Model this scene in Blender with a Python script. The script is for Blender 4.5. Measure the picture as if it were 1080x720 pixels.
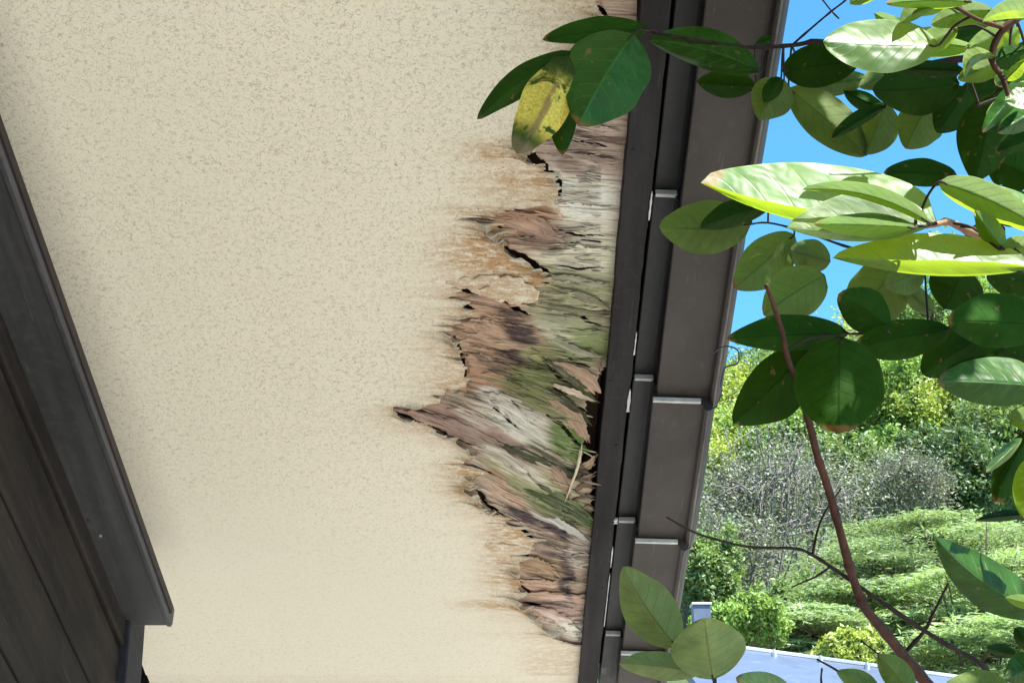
import bpy, math, random
import numpy as np
from mathutils import Vector, Matrix

random.seed(7)
RNG = np.random.default_rng(11)
scene = bpy.context.scene
for o in list(bpy.data.objects):
    bpy.data.objects.remove(o)

# ------------------------------------------------------------------ camera
FPX = 1700.0                     # focal length in pixels of the 1080 x 720 photograph
PITCH = math.radians(18.7)
CAM = np.array([0.0, 0.0, 1.6])
cam_d = bpy.data.cameras.new('camera')
cam_o = bpy.data.objects.new('camera', cam_d)
scene.collection.objects.link(cam_o)
cam_o.location = CAM
cam_o.rotation_euler = (math.pi / 2 + PITCH, 0, 0)
cam_d.sensor_width = 36.0
cam_d.lens = FPX / 1080 * 36.0
cam_d.clip_start = 0.02
cam_d.clip_end = 2000
scene.camera = cam_o

# ------------------------------------------------------------------ sky, sun, exposure
SUN_DIR = Vector((0.40, -0.36, 0.84)).normalized()       # towards the sun
world = bpy.data.worlds.new('World'); scene.world = world
world.use_nodes = True
wn = world.node_tree.nodes; wl = world.node_tree.links
sky = wn.new('ShaderNodeTexSky'); sky.sky_type = 'NISHITA'; sky.sun_disc = False
sky.sun_elevation = math.asin(SUN_DIR.z)
sky.sun_rotation = math.atan2(SUN_DIR.x, SUN_DIR.y)
sky.altitude = 200; sky.air_density = 1.0; sky.dust_density = 0.3; sky.ozone_density = 1.0
bg = wn['Background']; bg.inputs['Strength'].default_value = 0.07
tint = wn.new('ShaderNodeMix'); tint.data_type = 'RGBA'; tint.blend_type = 'MULTIPLY'; tint.inputs[0].default_value = 1.0
tint.inputs[7].default_value = (0.48, 1.06, 1.24, 1)
wl.new(sky.outputs[0], tint.inputs[6]); wl.new(tint.outputs[2], bg.inputs['Color'])
sun_d = bpy.data.lights.new('sun', 'SUN'); sun_d.energy = 4.6; sun_d.angle = math.radians(0.53)
sun_d.color = (1.0, 0.96, 0.89)
sun_o = bpy.data.objects.new('sun', sun_d); scene.collection.objects.link(sun_o)
sun_o.rotation_euler = SUN_DIR.to_track_quat('Z', 'Y').to_euler()
scene.view_settings.view_transform = 'Standard'
scene.view_settings.look = 'None'
scene.view_settings.gamma = 1.0
scene.view_settings.use_curve_mapping = False
scene.view_settings.exposure = 1.95

# ------------------------------------------------------------------ coordinates
cp, sp = math.cos(PITCH), math.sin(PITCH)
CR = np.array([1.0, 0, 0]); CF = np.array([0, cp, sp]); CU = np.array([0, -sp, cp])

def ray(px, py):
    px = np.asarray(px, float); py = np.asarray(py, float)
    a = ((px - 540.0) / FPX)[..., None]; b = ((360.0 - py) / FPX)[..., None]
    return CF + a * CR + b * CU

def at(px, py, depth):
    """pixel and forward distance in metres to world point(s)"""
    return CAM + ray(px, py) * np.asarray(depth, float)[..., None]

# the roof's own frame: LX across, LD down the slope (away), LN square to the slope (up)
VP = (520.0, 1720.0)
LD = (VP[0] - 540) * CR + (360 - VP[1]) * CU + FPX * CF
LD /= np.linalg.norm(LD)
LX = np.cross(LD, [0, 0, 1]); LX /= np.linalg.norm(LX)
LN = np.cross(LX, LD)

def H(X, t, N):
    X, t, N = np.broadcast_arrays(np.asarray(X, float), np.asarray(t, float), np.asarray(N, float))
    return CAM + X[..., None] * LX + t[..., None] * LD + N[..., None] * LN

def px_to_roof(px, py, N):
    r = ray(px, py)
    s = N / (r @ LN)
    return s * (r @ LX), s * (r @ LD)

N0 = 1.41                        # soffit plane

# ------------------------------------------------------------------ noise, colour, mesh helpers
def lin(c):
    c = np.asarray(c, float) / 255.0
    return np.where(c <= 0.04045, c / 12.92, ((c + 0.055) / 1.055) ** 2.4)

def hsh(ix, iy, seed):
    n = (ix.astype(np.int64) * 374761393 + iy.astype(np.int64) * 668265263 + seed * 974634777) & 0xFFFFFFFF
    n = ((n ^ (n >> 13)) * 1274126177) & 0xFFFFFFFF
    n = n ^ (n >> 16)
    return (n & 0xFFFFFF) / float(0xFFFFFF)

def vn(x, y, seed=0):
    x = np.asarray(x, float); y = np.asarray(y, float)
    x, y = np.broadcast_arrays(x, y)
    ix = np.floor(x); iy = np.floor(y); fx = x - ix; fy = y - iy
    fx = fx * fx * (3 - 2 * fx); fy = fy * fy * (3 - 2 * fy)
    a = hsh(ix, iy, seed); b = hsh(ix + 1, iy, seed); c = hsh(ix, iy + 1, seed); d = hsh(ix + 1, iy + 1, seed)
    return (a * (1 - fx) + b * fx) * (1 - fy) + (c * (1 - fx) + d * fx) * fy

def fbm(x, y, seed=0, octv=4):
    v = 0; a = 0.5
    for k in range(octv):
        v = v + a * vn(x * 2 ** k, y * 2 ** k, seed + k * 17); a *= 0.5
    return v / (1 - 0.5 ** octv)

def sstep(a, b, x):
    t = np.clip((x - a) / (b - a), 0, 1)
    return t * t * (3 - 2 * t)

def mesh_obj(name, verts, faces, mat=None, parent=None, smooth=True, attrs=None, uv=None):
    me = bpy.data.meshes.new(name)
    verts = np.asarray(verts, float).reshape(-1, 3)
    if isinstance(faces, np.ndarray):
        k = faces.shape[1]; nf = faces.shape[0]
        me.vertices.add(len(verts)); me.vertices.foreach_set('co', verts.ravel().astype(np.float32))
        me.loops.add(nf * k); me.loops.foreach_set('vertex_index', faces.ravel().astype(np.int32))
        me.polygons.add(nf); me.polygons.foreach_set('loop_start', np.arange(0, nf * k, k, dtype=np.int32))
        me.update(calc_edges=True); me.validate()
    else:
        me.from_pydata([tuple(v) for v in verts], [], [tuple(f) for f in faces]); me.update()
    if attrs:
        for nm, (typ, arr) in attrs.items():
            at_ = me.attributes.new(nm, typ, 'POINT')
            key = 'color' if typ == 'FLOAT_COLOR' else ('vector' if typ == 'FLOAT_VECTOR' else 'value')
            at_.data.foreach_set(key, np.asarray(arr, np.float32).ravel())
    me.polygons.foreach_set('use_smooth', np.full(len(me.polygons), smooth))
    if mat: me.materials.append(mat)
    o = bpy.data.objects.new(name, me); scene.collection.objects.link(o)
    if parent: o.parent = parent
    return o

def empty(name, loc=(0, 0, 0)):
    o = bpy.data.objects.new(name, None); scene.collection.objects.link(o)
    o.location = loc; o.empty_display_size = 0.1
    return o

def thing(o, label, cat, group=None):
    o['label'] = label; o['category'] = cat
    if group: o['group'] = group
    return o

def adopt(o, parent):
    """parent a mesh given in world coordinates to an Empty that stands elsewhere"""
    o.parent = parent
    o.matrix_parent_inverse = Matrix.Translation(-Vector(parent.location))
    return o

def boxH(x0, x1, t0, t1, n0, n1, skew=0.0):
    """eight corners and six faces of a box in the roof frame"""
    c = []
    for N in (n0, n1):
        for X, t in ((x0, t0), (x1, t0), (x1, t1), (x0, t1)):
            c.append(H(X, t + skew * X, N))
    return np.array(c), [(0, 3, 2, 1), (4, 5, 6, 7), (0, 1, 5, 4), (1, 2, 6, 5), (2, 3, 7, 6), (3, 0, 4, 7)]

def bevel(o, w=0.002, seg=2):
    m = o.modifiers.new('bevel', 'BEVEL'); m.width = w; m.segments = seg; m.limit_method = 'ANGLE'
    for p in o.data.polygons: p.use_smooth = False
    return o

def tube(points, radii, n=8):
    P = [Vector(p) for p in points]; vs = []; fs = []
    up = Vector((0, 0, 1))
    for i, p in enumerate(P):
        d = (P[min(i + 1, len(P) - 1)] - P[max(i - 1, 0)]).normalized()
        a = d.cross(up)
        if a.length < 1e-3: a = d.cross(Vector((1, 0, 0)))
        a.normalize(); b = d.cross(a)
        for k in range(n):
            an = 2 * math.pi * k / n
            vs.append(p + (a * math.cos(an) + b * math.sin(an)) * radii[i])
    for i in range(len(P) - 1):
        for k in range(n):
            fs.append((i * n + k, i * n + (k + 1) % n, (i + 1) * n + (k + 1) % n, (i + 1) * n + k))
    fs.append(tuple(range(n - 1, -1, -1))); fs.append(tuple((len(P) - 1) * n + k for k in range(n)))
    return vs, fs

def merge(parts):
    V = []; F = []
    for v, f in parts:
        b = len(V); V.extend(v); F.extend([tuple(i + b for i in q) for q in f])
    return V, F

def smooth_path(pts, sub=4):
    P = np.array(pts, float); out = []
    for i in range(len(P) - 1):
        p0 = P[max(i - 1, 0)]; p1 = P[i]; p2 = P[i + 1]; p3 = P[min(i + 2, len(P) - 1)]
        for k in range(sub):
            u = k / sub
            out.append(0.5 * (2 * p1 + (p2 - p0) * u + (2 * p0 - 5 * p1 + 4 * p2 - p3) * u ** 2 + (3 * p1 - p0 - 3 * p2 + p3) * u ** 3))
    out.append(P[-1])
    return np.array(out)

# ------------------------------------------------------------------ materials
class NT:
    def __init__(s, name):
        s.m = bpy.data.materials.new(name); s.m.use_nodes = True
        s.t = s.m.node_tree; s.n = s.t.nodes; s.b = s.n['Principled BSDF']; s.out = s.n['Material Output']
    def add(s, typ, **kw):
        n = s.n.new(typ)
        for k, v in kw.items():
            if k in n.inputs.keys(): n.inputs[k].default_value = v
            else: setattr(n, k, v)
        return n
    def link(s, a, b): s.t.links.new(a, b)
    def math(s, op, a, b=None, c=None, clamp=False):
        n = s.n.new('ShaderNodeMath'); n.operation = op; n.use_clamp = clamp
        for i, v in enumerate((a, b, c)):
            if v is None: continue
            if isinstance(v, (int, float)): n.inputs[i].default_value = v
            else: s.link(v, n.inputs[i])
        return n.outputs[0]
    def mix(s, fac, a, b, mode='MIX'):
        n = s.n.new('ShaderNodeMix'); n.data_type = 'RGBA'; n.blend_type = mode
        for sock, v in ((n.inputs[0], fac), (n.inputs[6], a), (n.inputs[7], b)):
            if isinstance(v, (int, float)): sock.default_value = v
            elif isinstance(v, (tuple, list, np.ndarray)): sock.default_value = (*v[:3], 1)
            else: s.link(v, sock)
        return n.outputs[2]
    def noise(s, vec, scale, detail=3, rough=0.5, dist=0.0):
        n = s.n.new('ShaderNodeTexNoise'); n.inputs['Scale'].default_value = scale
        n.inputs['Detail'].default_value = detail; n.inputs['Roughness'].default_value = rough
        n.inputs['Distortion'].default_value = dist
        if vec is not None: s.link(vec, n.inputs['Vector'])
        return n.outputs['Fac']
    def ramp(s, v, a, b):
        n = s.n.new('ShaderNodeMapRange'); n.interpolation_type = 'SMOOTHSTEP'
        s.link(v, n.inputs[0]); n.inputs[1].default_value = a; n.inputs[2].default_value = b
        return n.outputs[0]
    def scale(s, vec, sc):
        n = s.n.new('ShaderNodeMapping'); n.inputs['Scale'].default_value = sc; s.link(vec, n.inputs[0])
        return n.outputs[0]
    def bump(s, h, strength=0.3, dist=0.002):
        n = s.n.new('ShaderNodeBump'); n.inputs['Strength'].default_value = strength
        n.inputs['Distance'].default_value = dist; s.link(h, n.inputs['Height'])
        s.link(n.outputs[0], s.b.inputs['Normal'])
    def col(s, v):
        if isinstance(v, (tuple, list, np.ndarray)): s.b.inputs['Base Color'].default_value = (*v[:3], 1)
        else: s.link(v, s.b.inputs['Base Color'])
    def attr(s, name, out='Vector'):
        n = s.n.new('ShaderNodeAttribute'); n.attribute_name = name
        return n.outputs[out]
    def obj(s):
        n = s.n.new('ShaderNodeTexCoord'); return n.outputs['Object']
    def rnd(s):
        return s.n.new('ShaderNodeObjectInfo').outputs['Random']

def mat_painted_soffit():
    t = NT('painted_soffit'); st = t.attr('st')
    n1 = t.noise(st, 135, 1.5, 0.5, 0.6)
    line = t.math('ABSOLUTE', t.math('SUBTRACT', n1, 0.5))
    line = t.math('SUBTRACT', 1.0, t.ramp(line, 0.010, 0.040))
    gate = t.ramp(t.noise(st, 125, 2), 0.40, 0.52)
    dash = t.math('MULTIPLY', line, gate)
    off = t.n.new('ShaderNodeMapping'); off.inputs['Location'].default_value = (3.3, 7.7, 1.9); t.link(st, off.inputs[0])
    n1b = t.noise(off.outputs[0], 165, 1.0, 0.5, 0.7)
    lb = t.math('SUBTRACT', 1.0, t.ramp(t.math('ABSOLUTE', t.math('SUBTRACT', n1b, 0.5)), 0.008, 0.045))
    dash_b = t.math('MULTIPLY', t.math('MULTIPLY', lb, t.ramp(t.noise(off.outputs[0], 110, 2), 0.44, 0.54)), 0.6)
    dash = t.math('MAXIMUM', dash, dash_b)
    n2 = t.noise(t.scale(st, (1, 1.3, 1)), 210, 2, 0.6, 0.4)
    pit = t.math('MULTIPLY', t.ramp(n2, 0.63, 0.70), t.ramp(t.noise(st, 30, 2), 0.50, 0.62))
    big = t.noise(st, 3.2, 3)
    base = t.mix(big, (0.715, 0.645, 0.515), (0.805, 0.73, 0.59))
    fine = t.noise(st, 420, 2)
    base = t.mix(t.ramp(fine, 0.35, 0.7), base, (0.775, 0.705, 0.575))
    stain = t.attr('stain', 'Fac')
    smod = t.noise(t.scale(st, (1.0, 2.4, 1)), 45, 5, 0.65)
    sfac = t.math('MULTIPLY', stain, t.ramp(smod, 0.30, 0.62), clamp=True)
    base = t.mix(sfac, base, (0.46, 0.27, 0.125))
    fleck = t.math('MULTIPLY', t.math('MULTIPLY', stain, t.ramp(t.noise(st, 260, 3), 0.58, 0.68)), 0.75, clamp=True)
    base = t.mix(fleck, base, (0.16, 0.085, 0.045))
    amp = t.attr('speck', 'Fac')
    base = t.mix(t.math('MULTIPLY', t.math('MULTIPLY', dash, 0.56), amp), base, (0.30, 0.255, 0.175))
    base = t.mix(t.math('MULTIPLY', t.math('MULTIPLY', pit, 0.75), amp), base, (0.20, 0.16, 0.11))
    t.col(base); t.b.inputs['Roughness'].default_value = 0.78
    t.b.inputs['Specular IOR Level'].default_value = 0.2
    hgt = t.math('SUBTRACT', t.math('MULTIPLY', fine, 0.5), dash)
    t.bump(hgt, 0.15, 0.0005)
    return t.m

def mat_wood(name, tint=(1, 1, 1)):
    t = NT(name); st = t.attr('st'); c = t.n.new('ShaderNodeAttribute'); c.attribute_name = 'col'
    g1 = t.noise(t.scale(st, (22, 360, 1)), 1.0, 5, 0.68, 0.35)
    g2 = t.noise(t.scale(st, (34, 820, 1)), 1.0, 3, 0.7)
    col = t.mix(t.math('MULTIPLY', t.ramp(g1, 0.50, 0.70), 0.48), c.outputs['Color'], (0.10, 0.075, 0.06))
    col = t.mix(t.math('MULTIPLY', t.ramp(g1, 0.46, 0.26), 0.42), col, (0.74, 0.68, 0.58))
    col = t.mix(t.math('MULTIPLY', t.ramp(g2, 0.55, 0.63), 0.50), col, (0.085, 0.066, 0.055))
    col = t.mix(t.math('MULTIPLY', t.ramp(g2, 0.43, 0.36), 0.30), col, (0.62, 0.57, 0.49))
    col = t.mix(1.0, col, tint, 'MULTIPLY')
    t.col(col); t.b.inputs['Roughness'].default_value = 0.9; t.b.inputs['Specular IOR Level'].default_value = 0.1
    t.bump(t.math('ADD', g1, t.math('MULTIPLY', g2, 0.5)), 0.7, 0.0016)
    return t.m

def mat_surface(name, c0, c1, rough=0.5, streak=(3, 40, 40), sc=1.0, spec=0.4, wear=None, bump=0.15, metal=0.0):
    """painted or raw surface: two tones of one colour, long streaks, a little dust"""
    t = NT(name); o = t.attr('st')
    n = t.noise(t.scale(o, streak), sc, 4, 0.6)
    f = t.noise(o, 60, 4, 0.65)
    col = t.mix(t.ramp(n, 0.3, 0.72), c0, c1)
    col = t.mix(t.math('MULTIPLY', t.ramp(f, 0.5, 0.75), 0.35), col, tuple(min(1, v * 1.6 + 0.005) for v in c1))
    pat = t.noise(t.scale(o, (5, 2.2, 5)), 1.0, 5, 0.62)
    col = t.mix(t.math('MULTIPLY', t.ramp(pat, 0.44, 0.64), 0.45), col, tuple(v * 0.45 for v in c0))
    scr = t.noise(t.scale(o, (240, 9, 240)), 1.0, 3, 0.7)
    col = t.mix(t.math('MULTIPLY', t.ramp(scr, 0.64, 0.74), 0.4), col, tuple(min(1, v * 2.6 + 0.01) for v in c1))
    if wear is not None:
        w = t.noise(t.scale(o, (18, 7, 18)), 1.0, 5, 0.7)
        col = t.mix(t.math('MULTIPLY', t.ramp(w, 0.64, 0.72), 0.8), col, wear)
    t.col(col); t.b.inputs['Roughness'].default_value = rough; t.b.inputs['Specular IOR Level'].default_value = spec
    t.b.inputs['Metallic'].default_value = metal
    t.link(t.math('ADD', t.math('MULTIPLY', f, 0.25), rough - 0.12), t.b.inputs['Roughness'])
    t.bump(t.math('ADD', n, f), bump, 0.001)
    return t.m

def mat_leaf(name, top, under, trans, yellow=False, spec=0.5):
    t = NT(name); lf = t.attr('leaf')
    sep = t.n.new('ShaderNodeSeparateXYZ'); t.link(lf, sep.inputs[0])
    s, w = sep.outputs[0], sep.outputs[1]
    aw = t.math('ABSOLUTE', w)
    # side veins curve from the midrib towards the tip
    v = t.math('SUBTRACT', s, t.math('MULTIPLY', t.math('POWER', aw, 1.25), 0.20))
    fr = t.math('ABSOLUTE', t.math('SUBTRACT', t.math('FRACT', t.math('MULTIPLY', v, 8.0)), 0.5))
    vein = t.math('SUBTRACT', 1.0, t.ramp(fr, 0.0, 0.075))
    vein = t.math('MULTIPLY', vein, t.ramp(aw, 1.0, 0.55))
    rib = t.math('SUBTRACT', 1.0, t.ramp(aw, 0.012, 0.05))
    ribs = t.math('MAXIMUM', t.math('MULTIPLY', vein, 0.75), rib)
    co = t.obj()
    n = t.noise(co, 45, 4, 0.6); nf = t.noise(co, 330, 3, 0.6)
    hue = t.rnd()
    under_c = t.mix(t.ramp(n, 0.3, 0.7), tuple(x * 0.8 for x in under), tuple(x * 1.2 for x in under))
    top_c = t.mix(t.ramp(n, 0.3, 0.7), tuple(x * 0.75 for x in top), tuple(x * 1.25 for x in top))
    under_c = t.mix(t.math('MULTIPLY', ribs, 0.75), under_c, tuple(x * 0.5 for x in under))
    top_c = t.mix(t.math('MULTIPLY', ribs, 0.30), top_c, (0.10, 0.17, 0.05))
    geo = t.n.new('ShaderNodeNewGeometry')
    col = t.mix(geo.outputs['Backfacing'], under_c, top_c)
    var = t.n.new('ShaderNodeHueSaturation')
    t.link(t.math('ADD', t.math('MULTIPLY', hue, 0.035), 0.483), var.inputs['Hue'])
    t.link(t.math('ADD', t.math('MULTIPLY', hue, 0.5), 0.75), var.inputs['Value'])
    t.link(col, var.inputs['Color']); col = var.outputs['Color']
    # a few brown freckles and a paler rim
    vor = t.n.new('ShaderNodeTexVoronoi'); vor.feature = 'DISTANCE_TO_EDGE'; vor.inputs['Scale'].default_value = 210; t.link(co, vor.inputs['Vector'])
    net = t.math('MULTIPLY', t.ramp(vor.outputs['Distance'], 0.14, 0.0), 0.22)
    col = t.mix(net, col, tuple(x * 0.5 for x in under))
    blot = t.noise(co, 18, 3, 0.6); col = t.mix(t.math('MULTIPLY', t.ramp(blot, 0.5, 0.72), 0.45), col, tuple(x * f for x, f in zip(under, (1.5, 1.25, .7))))
    tipb = t.math('MULTIPLY', t.ramp(t.math('ADD', t.math('ADD', s, t.math('MULTIPLY', n, 0.22)), t.math('MULTIPLY', aw, 0.05)), 1.04, 1.10), t.ramp(hue, 0.45, 0.6))
    fre = t.math('MAXIMUM', t.math('MULTIPLY', tipb, 0.8), t.math('MULTIPLY', t.ramp(t.noise(co, 95, 3), 0.67, 0.73), 0.65))
    col = t.mix(fre, col, (0.11, 0.06, 0.025))
    rim = t.math('MULTIPLY', t.ramp(aw, 0.95, 1.0), 0.22 if spec > .3 else 0.05)
    col = t.mix(rim, col, (0.28, 0.27, 0.10))
    tcol = t.mix(t.math('MULTIPLY', ribs, 0.5), trans, tuple(x * 0.55 for x in trans))
    tcol = t.mix(fre, tcol, (0.12, 0.05, 0.01))
    if yellow:
        y1 = t.noise(co, 34, 4, 0.6, 1.2)
        zone = t.math('MULTIPLY', t.ramp(s, 0.10, 0.26), t.ramp(s, 0.84, 0.62))
        yf = t.math('MULTIPLY', zone, t.ramp(y1, 0.36, 0.47))
        col = t.mix(yf, col, t.mix(t.ramp(nf, 0.35, 0.65), (0.60, 0.47, 0.09), (0.36, 0.30, 0.06)))
        br = t.math('MULTIPLY', t.ramp(t.math('ABSOLUTE', t.math('ADD', w, -0.08)), 0.20, 0.05), t.math('MULTIPLY', t.ramp(s, 0.2, 0.3), t.ramp(t.noise(co, 80, 4), 0.36, 0.5)))
        br = t.math('MAXIMUM', br, t.ramp(t.math('ADD', s, t.math('MULTIPLY', y1, 0.14)), 0.88, 0.97))
        col = t.mix(t.math('MULTIPLY', br, 0.85), col, (0.15, 0.095, 0.06))
        tcol = t.mix(yf, tcol, (0.20, 0.13, 0.01))
    t.col(col)
    t.link(t.mix(geo.outputs['Backfacing'], (0.75,) * 3, (0.43,) * 3), t.b.inputs['Roughness'])
    t.link(t.mix(geo.outputs['Backfacing'], (spec * .4,) * 3, (spec,) * 3), t.b.inputs['Specular IOR Level'])
    und = t.noise(co, 26, 2, 0.5, 0.3)
    hh = t.math('ADD', t.math('MULTIPLY', und, 9.0), t.math('SUBTRACT', t.math('MULTIPLY', t.ramp(fr, 0.0, 0.5), 0.12), t.math('MULTIPLY', ribs, 0.45)))
    t.bump(hh, 0.6, 0.0013)
    tr = t.n.new('ShaderNodeBsdfTranslucent'); t.link(tcol, tr.inputs['Color'])
    ad = t.n.new('ShaderNodeAddShader'); t.link(t.b.outputs[0], ad.inputs[0]); t.link(tr.outputs[0], ad.inputs[1])
    t.link(ad.outputs[0], t.out.inputs['Surface'])
    return t.m

def mat_foliage(name, c, trans=0.5, rough=0.5, var=0.6):
    t = NT(name); a = t.attr('tone', 'Fac')
    lo = tuple(x * (1 - var * 0.6) for x in c); hi = tuple(min(1, x * (1 + var)) for x in c)
    col = t.mix(a, lo, hi)
    t.col(col); t.b.inputs['Roughness'].default_value = rough; t.b.inputs['Specular IOR Level'].default_value = 0.35
    tr = t.n.new('ShaderNodeBsdfTranslucent')
    t.link(t.mix(1.0, col, (trans * 1.3, trans * 1.25, trans * 0.6), 'MULTIPLY'), tr.inputs['Color'])
    ad = t.n.new('ShaderNodeAddShader'); t.link(t.b.outputs[0], ad.inputs[0]); t.link(tr.outputs[0], ad.inputs[1])
    t.link(ad.outputs[0], t.out.inputs['Surface'])
    return t.m

def mat_bark(name, c0, c1):
    t = NT(name); o = t.obj()
    n = t.noise(t.scale(o, (1, 1, 0.4)), 90, 5, 0.65)
    t.col(t.mix(t.ramp(n, 0.3, 0.7), c0, c1)); t.b.inputs['Roughness'].default_value = 0.75
    t.b.inputs['Specular IOR Level'].default_value = 0.25
    t.bump(n, 0.5, 0.002)
    return t.m

def mat_ground(name, c0, c1, c2, sc):
    t = NT(name); o = t.obj()
    n = t.noise(o, sc, 6, 0.65); f = t.noise(o, sc * 14, 4, 0.7)
    col = t.mix(t.ramp(n, 0.35, 0.65), c0, c1); col = t.mix(t.ramp(f, 0.5, 0.7), col, c2)
    t.col(col); t.b.inputs['Roughness'].default_value = 0.95; t.bump(f, 0.6, 0.02)
    return t.m

M = dict(
    soffit=mat_painted_soffit(),
    wood=mat_wood('weathered_veneer'),
    board=mat_surface('charcoal_stained_board', (0.017, 0.0155, 0.016), (0.034, 0.031, 0.0315), 0.7, (40, 2.5, 40), 1.0, 0.12, None, 0.35),
    tile=mat_surface('dark_brown_tile', (0.040, 0.032, 0.0285), (0.062, 0.051, 0.0455), 0.58, (7, 5, 7), 1.0, 0.22, None, 0.2),
    lip=mat_surface('grey_black_tile', (0.012, 0.0115, 0.013), (0.028, 0.027, 0.030), 0.55, (26, 5, 26), 1.0, 0.35, (0.10, 0.095, 0.09), 0.2),
    head=mat_surface('bare_lit_edge', (0.50, 0.49, 0.47), (0.66, 0.65, 0.63), 0.6, (30, 30, 30), 1.0, 0.3, (0.2, 0.19, 0.18), 0.2),  # bare edges; on tile heads the white also paints the light they catch
    rim=mat_surface('rim_highlight', (0.07, 0.06, 0.055), (0.14, 0.125, 0.115), 0.5, (9, 14, 9), 1.0, 0.4, None, 0.2),  # lighter tone paints the highlight along the bead
    hood=mat_surface('slate_painted_board', (0.027, 0.0262, 0.0275), (0.056, 0.054, 0.056), 0.5, (34, 1.6, 34), 1.0, 0.4, None, 0.25),
    drip=mat_surface('dark_red_edge', (0.010, 0.004, 0.0035), (0.020, 0.008, 0.007), 0.6, (20, 6, 20), 1.0, 0.3, None, 0.3),
    siding=mat_surface('dark_brown_siding', (0.013, 0.0095, 0.008), (0.034, 0.025, 0.0205), 0.72, (34, 1.8, 34), 1.0, 0.10, None, 0.35),
    post=mat_surface('black_post', (0.016, 0.014, 0.018), (0.028, 0.025, 0.030), 0.7, (34, 2, 34), 1.0, 0.2, None, 0.2),
    decking=mat_surface('roof_boarding', (0.07, 0.045, 0.03), (0.11, 0.07, 0.045), 0.9, (34, 2, 34), 1.0, 0.1, None, 0.2),
    plaster=mat_ground('wall_plaster', (0.50, 0.45, 0.36), (0.56, 0.50, 0.40), (0.47, 0.43, 0.35), 2.0),
    steel=mat_surface('blue_grey_sheet', (0.072, 0.092, 0.140), (0.090, 0.113, 0.165), 0.42, (3, 3, 3), 1.0, 0.5, None, 0.03),
    steel_edge=mat_surface('pale_sheet_edge', (0.32, 0.35, 0.40), (0.40, 0.43, 0.48), 0.5, (3, 3, 3), 1.0, 0.5, None, 0.03),
    wire=mat_surface('dark_wire', (0.02, 0.022, 0.035), (0.03, 0.032, 0.045), 0.5, (3, 3, 3), 1.0, 0.5, None, 0.03),
    bolt=mat_surface('zinc_bolt', (0.45, 0.45, 0.46), (0.6, 0.6, 0.6), 0.4, (9, 9, 9), 1.0, 0.5, None, 0.03, 0.7),
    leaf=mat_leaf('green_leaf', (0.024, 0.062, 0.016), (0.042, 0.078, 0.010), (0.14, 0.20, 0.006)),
    leaf_shade=mat_leaf('deep_shade_leaf', (0.018, 0.056, 0.007), (0.010, 0.032, 0.0022), (0.012, 0.028, 0.001), spec=0.16),  # darker copy of the leaf, deep shade put into its colour
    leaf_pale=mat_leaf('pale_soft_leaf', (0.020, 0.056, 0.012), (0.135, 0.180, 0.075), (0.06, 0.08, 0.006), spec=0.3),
    leaf_half_shade=mat_leaf('shade_toned_leaf', (0.020, 0.056, 0.012), (0.060, 0.092, 0.026), (0.060, 0.082, 0.005), spec=0.3),  # leaf copy toned down for shade
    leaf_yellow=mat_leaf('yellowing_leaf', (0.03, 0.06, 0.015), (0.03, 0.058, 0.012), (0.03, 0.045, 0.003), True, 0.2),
    bark=mat_bark('red_brown_bark', (0.040, 0.015, 0.010), (0.085, 0.034, 0.022)),
    bark_pale=mat_bark('pinkish_stem', (0.18, 0.10, 0.06), (0.26, 0.15, 0.09)),
    bark_dark=mat_bark('dark_twig_bark', (0.020, 0.011, 0.010), (0.045, 0.024, 0.020)),
    bark_grey=mat_bark('grey_bark', (0.10, 0.09, 0.085), (0.20, 0.185, 0.175)),
    bark_trunk=mat_bark('brown_trunk_bark', (0.06, 0.045, 0.03), (0.12, 0.09, 0.065)),
    fol_yellow=mat_foliage('yellow_green_foliage', (0.19, 0.235, 0.055)),
    fol_bright=mat_foliage('bright_green_foliage', (0.13, 0.20, 0.05)),
    fol_mid=mat_foliage('mid_green_foliage', (0.095, 0.14, 0.05)),
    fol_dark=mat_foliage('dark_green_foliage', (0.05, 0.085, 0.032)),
    fol_feather=mat_foliage('soft_green_sprays', (0.165, 0.225, 0.11)),
    fol_grey=mat_foliage('grey_green_foliage', (0.12, 0.135, 0.095), 0.3),
    yard=mat_ground('bare_yard', (0.31, 0.295, 0.265), (0.39, 0.37, 0.335), (0.26, 0.25, 0.225), 1.3),
    hill=mat_ground('hillside_scrub', (0.035, 0.06, 0.018), (0.06, 0.09, 0.025), (0.09, 0.10, 0.05), 0.9),
)

def st_attr(V, k=1.0):
    """streak coordinates in metres along the roof axes"""
    W = np.asarray([tuple(v) for v in V], float) - CAM
    return {'st': ('FLOAT_VECTOR', np.stack([W @ LX, W @ LD, W @ LN], 1) * k)}

def hobj(name, V, F, mat, parent, bev=0.0, smooth=False):
    o = mesh_obj(name, V, F, mat, None, smooth, st_attr(V))
    if parent: o.parent = parent
    if bev: bevel(o, bev)
    return o

# ------------------------------------------------------------------ ground and hill
def ground_h(x, y):
    d = y - 13.0
    h = np.where(d > 0, 19.0 * sstep(0, 62, d) + 0.035 * np.maximum(d - 50, 0), 0.0)
    h = h * (0.86 + 0.22 * fbm(x * 0.03 + 5, y * 0.03, 3))
    h = h + np.where(d > 0, np.minimum(d, 6) / 6 * (fbm(x * 0.25, y * 0.25, 9) - 0.5) * 1.0, 0)
    return h

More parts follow.
